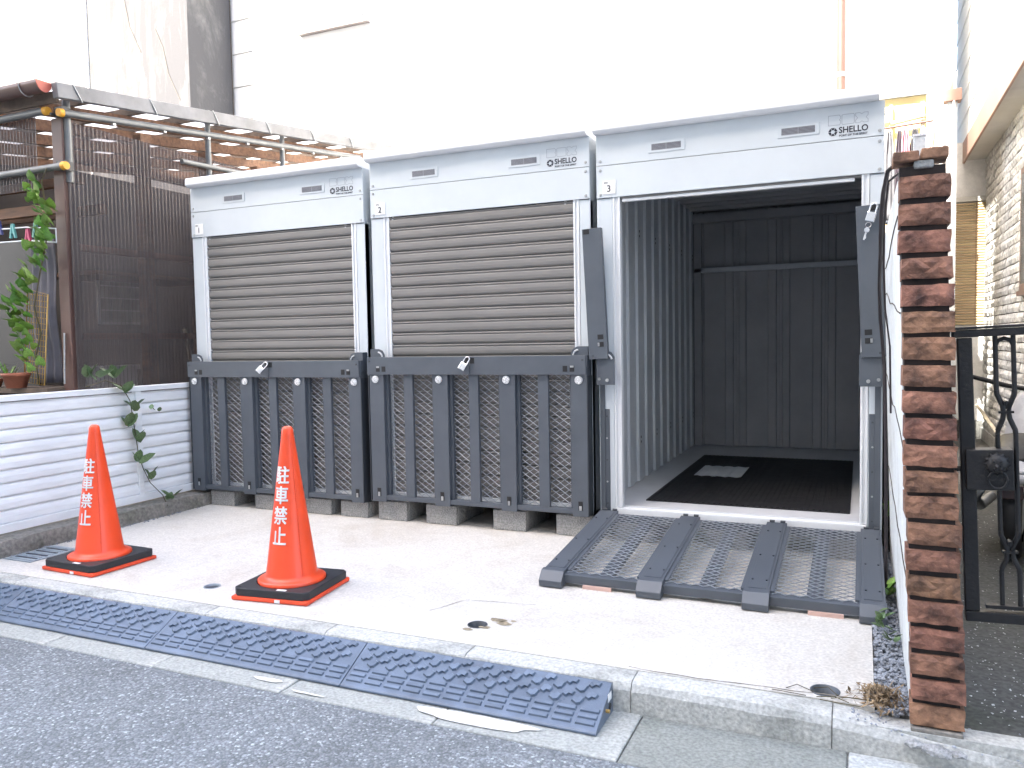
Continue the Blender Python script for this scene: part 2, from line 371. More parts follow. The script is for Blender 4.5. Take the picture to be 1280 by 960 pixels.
# kerb stones along the slab edge (a dropped one at the right end)
kb = struct(bx('kerb', kerb_m, -3.5, 6.5, -1.74, -1.665, -.122, -.02))
def kstone(x0, x1, za, zb):
    prof = [(-1.76, -.12), (-1.757, za-.03), (-1.745, za-.008), (-1.728, za), (-1.663, za), (-1.663, -.12)]
    m = MB(); n = 10; vs = []
    for i in range(n+1):
        t = i/n; dz = (zb-za)*t
        for j, (y, z) in enumerate(prof):
            jj = random.uniform(-.002, .002) if j in (1, 2, 3) else 0
            vs.append((x0+(x1-x0)*t-x0, y+1.7+jj, z+(dz if j in (1, 2, 3, 4) else 0)+jj+.071))
    q = len(prof)
    fs = [(i*q+j, i*q+j+1, (i+1)*q+j+1, (i+1)*q+j) for i in range(n) for j in range(q-1)]
    fs += [tuple(range(q))[::-1], tuple(range(n*q, n*q+q))]
    m.add(vs, fs); o = m.build('kerb_stone', kerb_m, kb); o.location = (x0-1.5, -1.7+1.7025, -.071+.071)
xs = [-2.2+.6*i for i in range(0, 8)]
for x0 in [-3.04, -2.44, -1.84, -1.24, -.64, -.04, .56, 1.16, 1.76, 2.36, 2.96]: kstone(x0+.0015, x0+.5985, -.001, -.001)
kstone(3.5615, 4.155, -.001, -.004)
kstone(4.158, 4.75, -.006, -.062); kstone(4.753, 5.35, -.064, -.066); kstone(5.353, 5.95, -.066, -.066)

# passage floor beyond the gate, and the ground left and behind
struct(bx('path', wet_m, 4.37, 5.42, -1.66, 12, -.12, -.03))
struct(bx('yard', wet_m, -30, -.07, -1.66, 12, -.12, -.02))
# trodden white chips on the path
chips = MB()
for i in range(1100):
    y = random.choice([random.uniform(-1.6, -.2), random.uniform(-1.6, 1.5)]); x = random.uniform(4.5, 5.3); s_ = random.uniform(.0014, .0055)
    a = random.uniform(0, 6); z = -.0285
    chips.add([(x+s_*math.cos(a+t)*random.uniform(.5, 1.2), y+s_*math.sin(a+t)*random.uniform(.5, 1.5), z+random.uniform(0, .003)) for t in (0, 1.6, 3.1, 4.7)], [(0, 1, 2, 3)])
tag(chips.build('grit', mat('pale_grit', (.60, .60, .60), .6, var=.2)), 'pale grit scattered over the dark path behind the iron gate', 'grit', kind='stuff')
# gravel strip
def stone_mesh(seed, m, n=1):
    rr = random.Random(seed); ico = [(0, 0, 1), (.9, 0, .35), (.28, .85, .4), (-.72, .53, .35), (-.72, -.53, .4), (.28, -.85, .35), (.7, .5, -.4), (-.28, .85, -.35), (-.9, 0, -.4), (-.28, -.85, -.35), (.7, -.5, -.4), (0, 0, -1)]
    fc = [(0, 1, 2), (0, 2, 3), (0, 3, 4), (0, 4, 5), (0, 5, 1), (1, 6, 2), (2, 7, 3), (3, 8, 4), (4, 9, 5), (5, 10, 1), (2, 6, 7), (3, 7, 8), (4, 8, 9), (5, 9, 10), (1, 10, 6), (11, 7, 6), (11, 8, 7), (11, 9, 8), (11, 10, 9), (11, 6, 10)]
    return [Vector(v)*rr.uniform(.75, 1.2) for v in ico], fc
grav = MB(); shp = [stone_mesh(i, None) for i in range(6)]
for i in range(3000):
    y = random.uniform(-1.68, .3); x = random.uniform(4.275, 4.372); s_ = random.uniform(.004, .0095); v, fc = random.choice(shp)
    E = Euler((random.uniform(0, 6), random.uniform(0, 6), random.uniform(0, 6))).to_matrix()
    z = -.014+.02*random.random()
    sc = Vector((s_, s_*random.uniform(.7, 1.3), s_*.75))
    grav.add([Vector((x, y, z))+Vector([a*b for a, b in zip(E @ p, sc)]) for p in v], fc)
tag(grav.build('gravel', gravel_m), 'blue grey gravel strip between the slab and the brick pillar wall', 'gravel', kind='stuff')
struct(bx('soil_strip', wet_m, 4.272, 4.372, -1.66, 3, -.12, -.012))

# drain grating at the slab's left front corner
gr = empty('drain_cover', (.13, -1.5, .0), 'blue grey drain grating against the old kerb at far left', 'drain cover')
MB().box(0, .2, 0, .28, .001, .006).build('cover_frame', cover_m, gr)
for i in range(9): bx('grate_bar', gate_dark if i % 2 else cover_m, .02, .18, .015+i*.029, .027+i*.029, .006, .009, gr)

# old mossy kerb under the fence
ok = MB(); n = 60; vs = []
for i in range(n+1):
    y = -3.0+i*(3.0/n+.004); j = lambda s=.004: random.uniform(-s, s)
    top = .082
    vs += [(.1+j(), y, 0), (.098+j(), y, top*.6+j()), (.092+j(), y, top+j()), (.03, y, top+.004+j()), (-.12, y, top), (-.12, y, 0)]
fs = [(i*6+k, (i+1)*6+k, (i+1)*6+k+1, i*6+k+1) for i in range(n) for k in range(5)]+[(0, 1, 2, 3, 4, 5)]
ok.add(vs, fs)
o = ok.build('low_kerb_wall', oldkerb_m, None, (0, 0, .002)); tag(o, 'low mossy concrete kerb running under the white louvre fence', 'low wall')
deb = MB()
for i in range(160):
    y = random.uniform(-1.6, -.1); x = .1+abs(random.gauss(0, .02)); s_ = random.uniform(.002, .006); v, fc = random.choice(shp)
    deb.add([Vector((x, y, .003))+p*s_ for p in v], fc)
tag(deb.build('grit', gravel_m), 'crumbs of concrete lying along the foot of the mossy kerb', 'debris', kind='stuff')

# ================================================================ CONTAINERS
CW = 1.411; CD = 2.66; ZH = 1.8414; ZS = 2.0125; ZR = 2.175; ZT = 2.237; ZF = .155
SL, SR = .128, 1.312
MS = {}
def cached(key, fn):
    if key not in MS: MS[key] = fn()
    return MS[key]
def mesh_panel(x0, x1, z0, z1, cw, ch, t=.0024, y=0, d=.004):
    """expanded metal: zigzag strands with thickness"""
    m = MB(); nx = max(2, round((x1-x0)/(cw/2))); dx = (x1-x0)/nx; nz = round((z1-z0)/ch); dz = (z1-z0)/nz
    for j in range(nz):
        zc = z0+(j+.5)*dz
        for sgn in ((1,) if j % 2 else (-1,)):
            vs = []
            for i in range(nx+1):
                z = zc+sgn*dz*.5*(1 if i % 2 else -1)*.96; x = x0+i*dx
                vs += [(x, y-d/2, z-t), (x, y+d/2, z-t*.2), (x, y+d/2, z+t), (x, y-d/2, z+t*.2)]
            fs = [(i*4+k, i*4+(k+1) % 4, (i+1)*4+(k+1) % 4, (i+1)*4+k) for i in range(nx) for k in range(4)]
            m.add(vs, fs)
    return m
POSTS = [(.012, .112), (.452, .552), (.886, .982), (1.318, 1.408)]
GH = .885
def gate(parent, opened):
    """ramp gate, local origin on the hinge line; local -y is the outer face when closed"""
    fr = MB()
    for a, b in zip(POSTS, POSTS[1:]):
        fr.box(a[1], b[0], -.05, -.012, .012, .04); fr.box(a[1], b[0], -.05, -.012, .80, .84)
        fr.box(a[1], a[1]+.018, -.03, -.004, .04, .80); fr.box(b[0]-.018, b[0], -.03, -.004, .04, .80)
    G = fr.build('ramp_gate', gate_m, parent, (0, -.035, .148) if opened else (0, -.03, .105), (R(96.2), 0, 0) if opened else (0, 0, 0), .0015)
    if opened: G.scale = (1, 1, 1.045)
    for i, (a, b) in enumerate(POSTS):
        m = MB().box(a, b, -.055, 0, 0, .815)
        m.box(a+.012, b-.012, .0, .003, .02, .80)
        m.build('post', gate_m, G, bevel=.002)
        # shoe at the free end
        MB().prism([(-.058, .815), (.004, .817), (.004, .845), (-.03, .885), (-.058, .885)], 'x', a-.003, b+.003).build('post_foot', gate_m, G, bevel=.002)
        # square slot near the hinge
        c = (a+b)/2
        MB().box(c-.012, c+.012, -.0575, -.054, .035, .085).build('slot', black_m, G)
        MB().box(c-.007, c+.007, -.0595, -.0572, .035, .06).build('latch_tongue', clamp_m, G)
        c2 = a+.055 if i < 3 else a+.055
        q = cached('refl', lambda: MB().cyl((0, 0, 0), (0, -.006, 0), .0235, .021, n=24).cyl((0, -.006, 0), (0, -.0085, 0), .015, .013, n=20).cyl((0, -.0085, 0), (0, -.010, 0), .006, n=12).mesh('reflector', reflector_m))
        rf = put('reflector', q, G, (c2-.012, -.0575, .752))
        for kz in (.14, .45, .72):
            for xx in (a+.02, b-.02):
                q = cached('rivet', lambda: MB().cyl((0, -.001, 0), (0, .004, 0), .0045, n=8).mesh('rivet', gate_dark)); put('rivet', q, G, (xx, .003, kz))
    for a, b in zip(POSTS, POSTS[1:]):
        c = (a[1]+b[0])/2
        MB().box(c-.031, c+.031, -.052, -.03, .0401, .7999).build('crossbar', gate_m, G, bevel=.002)
        w = b[0]-a[1]
        q = cached('mp%.3f' % w, lambda: mesh_panel(.01, w-.01, .025, .82, .052, .0185, t=.0019, y=-.008).mesh('mesh_panel', mesh_m))
        o = put('mesh_panel', q, G, (a[1], 0, 0)); o['kind'] = 'stuff'
    # hinge knuckles
    for a, b in POSTS:
        for xx in (a+.025, b-.02):
            MB().cyl((xx-.012, .004, .0), (xx+.012, .004, 0), .007, n=10).build('hinge', gate_dark, G)
    if opened:
        for xx, mm in ((.2, 'a'), (1.13, 'b')):
            MB().box(xx, xx+.13, -.066, -.05, .842, .85).build('label_strip', mat('pinkish_strip', (.62, .42, .36), .5, var=.1), G)
    return G
def arm(parent, name, loc, rot, x0, x1, flip):
    """one half of the locking beam; local x along the arm from the pivot"""
    h = .105; L_ = x1-x0; s = -1 if flip else 1
    m = MB()
    P = lambda a, b: (min(s*a, s*b), max(s*a, s*b))
    m.box(*P(0, L_), -.004, .0, -h/2, h/2); m.box(*P(0, L_), .0, .03, h/2-.004, h/2); m.box(*P(0, L_), .0, .03, -h/2, -h/2+.004)
    A = m.build(name, gate_m, parent, loc, rot, .0012)
    # windows: frames around two small square openings
    for k, xx in enumerate((.065, .105)):
        MB().box(*P(xx, xx+.026), -.0055, -.0035, -.035, -.003).build('slot', black_m, A)
    MB().box(*P(.068, .088), -.007, -.005, -.012, -.002).build('latch_tongue', clamp_m, A)
    MB().cyl((s*.018, -.003, .028), (s*.018, -.007, .028), .006, n=10).build('rivet', gate_dark, A)
    MB().box(*P(L_-.028, L_-.001), -.0055, -.0035, .012, .045).build('lock_opening', black_m, A)
    return A
def bracket(parent, x, flip, zb=.985):
    s = -1 if flip else 1
    pr_ = [(0, -.13), (.10, -.13), (.10, .02), (.085, .045), (.06, .055), (0, .055)]
    m = MB().prism([(x+s*a, zb+b) for a, b in pr_], 'y', -.055, -.05)
    m.box(min(x, x+s*.004), max(x, x+s*.004), -.0499, -.001, zb-.13, zb+.055)
    B = m.build('pivot_bracket', gate_m, parent, bevel=.001)
    # curved slot shown as bright edge
    arc = [(x+s*(.052+.034*math.cos(t)), -.0565, zb+.002+.034*math.sin(t)) for t in [R(10+i*12) for i in range(7)]]
    MB().tube(arc, .0055, 6).build('curved_slot', mat('bare_zinc', (.55, .56, .57), .4, metal=.3, var=.1), B)
    MB().cyl((x+s*.06, -.055, zb-.105), (x+s*.06, -.064, zb-.105), .009, n=12).build('bolt', clamp_m, B)
    MB().cyl((x+s*.016, -.055, zb-.098), (x+s*.016, -.064, zb-.098), .008, n=12).build('bolt', clamp_m, B)
    return B
def logo(parent, x, z):
    """outlined block letters above, hexagon mark, word and small line below; x,z = lower left"""
    w = .176
    m = MB(); t = .0022
    def outline(pts):
        n = len(pts)
        for i in range(n):
            a = Vector((pts[i][0], 0, pts[i][1])); b = Vector((pts[(i+1) % n][0], 0, pts[(i+1) % n][1])); d = (b-a).normalized(); q = Vector((-d.z, 0, d.x))*t/2
            m.add([a-q-d*t/2, b-q+d*t/2, b+q+d*t/2, a+q-d*t/2], [(0, 1, 2, 3)])
    u = .054; hh = .046; bz = z+.058; gp = .006
    outline([(x, bz), (x+u-.006, bz), (x+u, bz+.007), (x+u, bz+hh*.4), (x+u-.006, bz+hh*.5), (x+u, bz+hh*.6), (x+u, bz+hh-.007), (x+u-.006, bz+hh), (x, bz+hh)])
    x2 = x+u+gp
    outline([(x2+.004, bz), (x2+u-.004, bz), (x2+u, bz+.004), (x2+u, bz+hh-.004), (x2+u-.004, bz+hh), (x2+.004, bz+hh), (x2, bz+hh-.004), (x2, bz+.004)])
    x3 = x2+u+gp
    outline([(x3, bz), (x3+u*.33, bz), (x3+u*.5, bz+hh*.14), (x3+u*.67, bz), (x3+u, bz), (x3+u, bz+hh*.28), (x3+u*.84, bz+hh*.5), (x3+u, bz+hh*.72), (x3+u, bz+hh), (x3+u*.67, bz+hh), (x3+u*.5, bz+hh*.86), (x3+u*.33, bz+hh), (x3, bz+hh), (x3, bz+hh*.72), (x3+u*.16, bz+hh*.5), (x3, bz+hh*.28)])
    lg = m.build('outlined_letters', line_print, parent, (0, -.0012, 0))
    h = MB(); cx, cz, ro, ri = x+.02, z+.027, .021, .0095
    for i in range(6):
        a0 = R(60*i+4); a1 = R(60*i+56)
        h.add([(cx+ro*math.cos(a0), 0, cz+ro*math.sin(a0)), (cx+ro*math.cos(a1), 0, cz+ro*math.sin(a1)), (cx+ri*math.cos(a1), 0, cz+ri*math.sin(a1)), (cx+ri*math.cos(a0), 0, cz+ri*math.sin(a0))], [(0, 1, 2, 3)])
    h.build('hexagon_mark', dark_print, parent, (0, -.0012, 0))
    me = text_mesh('SHELLO', .040, dark_print, .0009, .0004)
    xs_ = [v.co.x for v in me.vertices]; sc = .128/(max(xs_)-min(xs_)); put('brand_lettering', me, parent, (x+.046, -.0012, z+.019), scale=(sc, 1, 1))
    me = text_mesh('PORT OF THE SPIRIT', .0125, dark_print, .0003, .0004)
    xs_ = [v.co.x for v in me.vertices]; sc = .125/(max(xs_)-min(xs_)); put('small_lettering', me, parent, (x+.047, -.0012, z+.002), scale=(sc, 1, 1))

def container(i, opened, label):
    T = empty('storage_container', (X[i], 0, DZ[i]), label, 'storage container', 'grey motorbike storage containers in a row')
    # skin
    MB().box(0, .004, .0, CD, .1, ZR).build('side_wall', steel_light, T); MB().box(CW-.004, CW, .0, CD, .1, ZR).build('side_wall', steel_light, T)
    MB().box(.0045, CW-.0045, CD-.004, CD, .1, ZR).build('rear_wall', gate_dark, T)
    MB().box(.0045, CW-.0045, .03, CD-.0045, ZR-.03, ZR-.02).build('roof_lining', gate_dark, T)
    # front posts
    for a, b, nm in ((0, .086, 'front_post'), (1.348, CW, 'front_post')):
        MB().box(a, b, -.001, .05, .1, ZH-.003).build(nm, steel_light, T, bevel=.004)
    for a, b, s in ((.086, .128, 1), (1.312, 1.348, -1)):
        m = MB(); m.box(a+.001, a+.012, -.003, .04, .16, ZH+.002); m.box(b-.012, b-.001, -.003, .04, .16, ZH+.002); m.box(a+.012, b-.012, .004, .04, .16, ZH+.002)
        m.build('rail_guide', alu_white, T, bevel=.001)
    # header panels and roof lip
    hp = MB().box(.0, CW, -.008, .0, ZH, ZS-.0015).build('header_panel', steel_light, T, bevel=.0015)
    up = MB().box(.0, CW, -.008, .0, ZS+.0015, ZR).build('header_panel', steel_light, T, bevel=.0015)
    MB().box(.005, CW-.005, .0005, .02, ZH+.004, ZR).build('header_backing', gate_dark, T)
    q = cached('screw', lambda: MB().cyl((0, 0, 0), (0, -.005, 0), .008, .006, n=12).mesh('screw', clamp_m))
    for xx in (.022, CW-.022):
        for zz in (ZH+.016, ZS-.025): put('screw', q, hp, (xx, -.008, zz))
        put('screw', q, up, (xx, -.008, ZS+.024))
    rf = MB().prism([(-.062, ZT-.048), (-.062, ZT-.012), (-.052, ZT), (CD, ZT-.02), (CD, ZT-.06), (0, ZR-.0), (-.045, ZR+.002)], 'x', .012 if i == 0 else -.005, CW-.004).build('roof', steel_roof, T, bevel=.004)
    if i == 2: rf.scale = (.985, 1, 1)
    for vx in (.296, .943):
        m = MB(); m.box(vx-.012, vx+.182, -.0115, -.0081, 2.052, 2.108)
        v = m.build('vent', steel_light, T, bevel=.001)
        m2 = MB().box(vx+.008, vx+.162, -.0122, -.0116, 2.064, 2.096)
        m2.build('vent_grille', mat('vent_dark', (.10, .10, .115), .6, var=.1), v)
        m3 = MB()
        for kk in range(5): m3.box(vx+.008, vx+.162, -.0136, -.0121, 2.0655+kk*.0062, 2.0685+kk*.0062)
        m3.box(vx+.083, vx+.087, -.0142, -.0120, 2.064, 2.096)
        m3.build('vent_louvres', mat('vent_mid', (.30, .31, .34), .5, var=.1), v)
    lg = MB().box(1.158, 1.162, -.0083, -.0081, 2.02, 2.0205).build('logo_print', steel_light, T); lg.location = (0, 0, 0)
    L0 = bpy.data.objects.new('logo', None)
    bpy.data.objects.remove(L0)
    grp = lg
    grp.location = (0, -.0078, 0)
    logo(grp, 1.165, 2.026)
    # number plate
    pl = MB().box(.036, .108, -.0115, -.0085, ZH+.018, ZH+.09).build('number_plate', plate_m, T, bevel=.001)
    me = text_mesh(str(i+1), .05, dark_print, .0005, .0004); put('number', me, pl, (.058, -.0125, ZH+.03))
    me = text_mesh('BIKE', .012, dark_print, .0, .0003); put('small_lettering', me, pl, (.042, -.0125, ZH+.074))
    # shutter
    sh = MB().box(SL-.01, SR+.01, .022, .03, ZH-.006 if opened else .16, ZH+.012)
    if opened:
        s_ = MB().box(SL+.01, SR-.03, .004, .03, ZH-.026, ZH-.0125).build('shutter', alu_white, T)
        MB().box(SL, SR, .002, .03, ZH-.012, ZH-.002).build('bottom_bar', wood_grey if False else shutter_m, s_)
    else:
        s_ = sh.build('shutter', gate_dark, T)
        prof = [(.016, .0), (.015, .0045), (.006, .0065), (.002, .015), (.0005, .03), (.002, .048), (.005, .056), (.001, .060), (-.0005, .0635), (.001, .0675), (.016, .0705)]
        q = cached('slat', lambda: MB().prism([(y, z) for y, z in prof], 'x', SL, SR).mesh('slat', shutter_m))
        z = ZH-.002-.0705
        while z > .11: put('slat', q, s_, (0, 0, z)); z -= .0705
    for xx in (.15, 1.265): MB().cyl((xx, .01, ZH-.018), (xx, .01, ZH-.002), .008, n=10).build('stopper', alu_white, T)
    # sill
    MB().box(.088, 1.346, -.012, .07, .118, .158).build('sill', alu_white, T, bevel=.003)
    MB().box(.0, CW, -.002, CD, .098, .117).build('base_frame', gate_dark, T)
    # interior
    n = int((CD-.1)/.22)
    if opened:
        z0, z1 = .17, 2.15
        for side in (0, 1):
            for kk in range(12):
                y0 = .06+kk*.215; s = 1 if side == 0 else -1; bxx = .006 if side == 0 else CW-.006
                pr_ = [(0, 0), (.045, .0), (.055, .015), (.15, .015), (.16, 0), (.2145, 0)]
                pts = [(bxx+s*(b+.002), y0+a) for a, b in pr_]+[(bxx, y0+a) for a, b in pr_[::-1]]
                o = MB().prism(pts, 'z', z0, z1).build('wall_panel', interior_m, T)
                if side == 0:
                    q = cached('hole', lambda: MB().cyl((0, 0, 0), (.0012, 0, 0), .008, n=10).mesh('hole', black_m))
                    if kk % 2 == 1:
                        for zz in (1.76, 1.73, .45, .42): put('hole', q, T, (bxx+.0175, y0+.1, zz))
        for kk in range(4):
            x0 = .02+kk*.3435
            pts = [(x0+a, CD-.02-b) for a, b in [(0, .0), (.02, .0), (.026, .014), (.075, .014), (.081, .001), (.25, .001), (.256, .014), (.315, .014), (.321, 0), (.342, 0)]]+[(x0+.342, CD-.005), (x0, CD-.005)]
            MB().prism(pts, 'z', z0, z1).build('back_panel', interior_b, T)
        MB().box(.004, CW-.004, .03, CD-.004, .117, .166).build('floor_board', floor_in, T)
        MB().box(.03, CW-.03, CD-.10, CD-.04, 1.62, 1.66).build('crossbeam', interior_m, T, bevel=.003)
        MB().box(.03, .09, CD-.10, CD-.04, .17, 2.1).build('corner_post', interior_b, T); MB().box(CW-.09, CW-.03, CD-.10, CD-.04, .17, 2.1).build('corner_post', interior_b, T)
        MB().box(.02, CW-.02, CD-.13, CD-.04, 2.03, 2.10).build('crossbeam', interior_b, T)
        MB().box(.02, CW-.02, .95, 1.01, 2.03, 2.09).build('crossbeam', interior_m, T)
        m = MB()
        for kk in range(13):
            y0 = .05+kk*.2; m.prism([(y0, 2.15), (y0+.02, 2.12), (y0+.08, 2.12), (y0+.1, 2.15), (y0+.1, 2.156), (y0, 2.156)], 'x', .01, CW-.01)
        m.box(.005, CW-.005, .03, CD, 2.157, 2.165); m.build('ceiling_panel', interior_b, T)
    # ramp gate, locking arms, brackets, side bars
    gate(T, opened)
    for x, fl in ((.004, False), (CW-.004, True)):
        bracket(T, x, fl, .985 if not opened else .965)
        s = -1 if fl else 1
        m = MB(); a, b = sorted((x+s*.004, x+s*.03)); m.box(a, b, -.012, -.002, .12, .845)
        a2, b2 = sorted((x+s*.03, x+s*.055)); m.box(a2, b2, -.006, -.002, .12, .70)
        sb = m.build('side_rail', gate_m, T, bevel=.001)
        for kk in range(5): MB().cyl((x+s*.04, -.006, .18+kk*.12), (x+s*.04, -.009, .18+kk*.12), .005, n=8).build('rivet', clamp_m if kk % 2 else gate_dark, sb)
        if not opened: bx('side_plate', gate_dark, *sorted((x-s*.003, x+s*.002)), -.085, -.002, .11, .88, T)
    if opened:
        arm(T, 'lock_arm', (.02, -.07, .975), (0, R(-92.6), 0), 0, .70, False)
        arm(T, 'lock_arm', (1.37, -.07, .975), (0, R(90-2.5), 0), 0, .71, True)
    else:
        arm(T, 'lock_arm', (.004, -.093, .938), (0, 0, 0), 0, .7, False)
        arm(T, 'lock_arm', (CW-.006, -.093, .938), (0, 0, 0), 0, .698, True)
    return T
c1 = container(0, False, 'leftmost container, number 1, grey roll shutter closed behind slate mesh gate')
c2 = container(1, False, 'middle container, number 2, closed roll shutter and upright mesh gate')
c3 = container(2, True, 'open container, number 3 at right, shutter up and mesh ramp lowered')

# mat and sheet inside the open container
mt = MB().box(0, 1.06, 0, 1.82, 0, .006)
for k in range(35): mt.box(.01+k*.03, .024+k*.03, .01, 1.81, .006, .0085)
o = mt.build('rubber_mat', mat_m, None, (3.12, .19, .1802+.0005)); tag(o, 'black ribbed rubber mat on the floor of the open container', 'mat')
sh_ = MB(); n = 12
vs = [(i*.3/n, j*.42, .002+.003*math.sin(i*2.2)) for j in (0, 1) for i in range(n+1)]; sh_.add(vs, [(i, i+1, n+2+i, n+1+i) for i in range(n)])
sh_.add([(x, y, z-.002) for x, y, z in vs], [(i, n+1+i, n+2+i, i+1) for i in range(n)])
o = sh_.build('paper_sheet', paper_m, None, (3.225, 1.04, .1915)); tag(o, 'rippled grey sheet lying on the black mat', 'sheet')

# padlocks
def padlock(loc, rot, label, keys):
    P = empty('padlock', loc, label, 'padlock', 'chrome padlocks on the containers'); P.rotation_euler = rot
    MB().box(-.021, .021, -.009, .009, -.05, -.004).build('lock_body', chrome, P, bevel=.004)
    arc = [(-.014, 0, -.006), (-.014, 0, .022)]+[(.014*math.cos(t)*-1, 0, .022+.014*math.sin(t)) for t in [R(20*i) for i in range(1, 9)]]+[(.014, 0, .022), (.014, 0, -.006)]
    MB().tube(arc, .0045, 8).build('shackle', chrome, P)
    if keys:
        arc = [(.012*math.cos(t), 0, -.064+.012*math.sin(t)) for t in [R(30*i) for i in range(13)]]
        MB().tube(arc, .0014, 6).build('key_ring', chrome, P)
        k = MB().cyl((0, -.001, -.088), (0, .001, -.088), .012, n=16); k.box(-.004, .004, -.001, .001, -.135, -.098); k.box(.004, .007, -.001, .001, -.128, -.118)
        k.build('key', chrome, P)
    return P
padlock((X[0]+.68, -.118, .955), (R(-20), R(38), 0), 'chrome padlock hanging at the middle of the leftmost gate beam', False)
padlock((X[1]+.688, -.118, .975), (R(-18), R(28), 0), 'chrome padlock hanging at the middle of the middle gate beam', False)
padlock((X[2]+1.36, -.098, 1.665), (0, R(16), 0), 'chrome padlock with keys hanging from the open arm of container 3', True)

# concrete blocks under the containers
blk = [(0, .115, 'first from the left, beside the white fence'), (0, .505, 'second, under the left part of container 1'), (0, .92, 'third, partly behind the nearer cone'), (0, 1.20, 'fourth, under the right corner of container 1'),
       (1, .02, 'first under container 2, under its left corner'), (1, .36, 'second under container 2'), (1, .81, 'third under container 2'), (1, 1.20, 'rightmost under container 2, beside the ramp'),
       (2, .1, 'shadowed one under the ramp, left'), (2, .58, 'shadowed one under the ramp, middle'), (2, 1.17, 'shadowed one under the ramp, right')]
def blockmesh():
    m = MB(); h = .0975
    m.box(0, .205, 0, .028, 0, h); m.box(0, .205, .36, .388, 0, h); m.box(0, .03, .028, .36, 0, h); m.box(.175, .205, .028, .36, 0, h); m.box(.03, .175, .18, .21, 0, h)
    return m.mesh('concrete_block', block_m)
bmesh_ = blockmesh()
for c, bxx, d in blk:
    o = put('concrete_block', bmesh_, None, (X[c]+bxx, -.035+random.uniform(-.006, .006), .001), (0, 0, random.uniform(-.02, .02)), bevel=.004)
    if DZ[c]: o.scale.z = 1+DZ[c]/.0975
    tag(o, 'grey concrete block, '+d, 'block', 'concrete blocks the containers stand on')

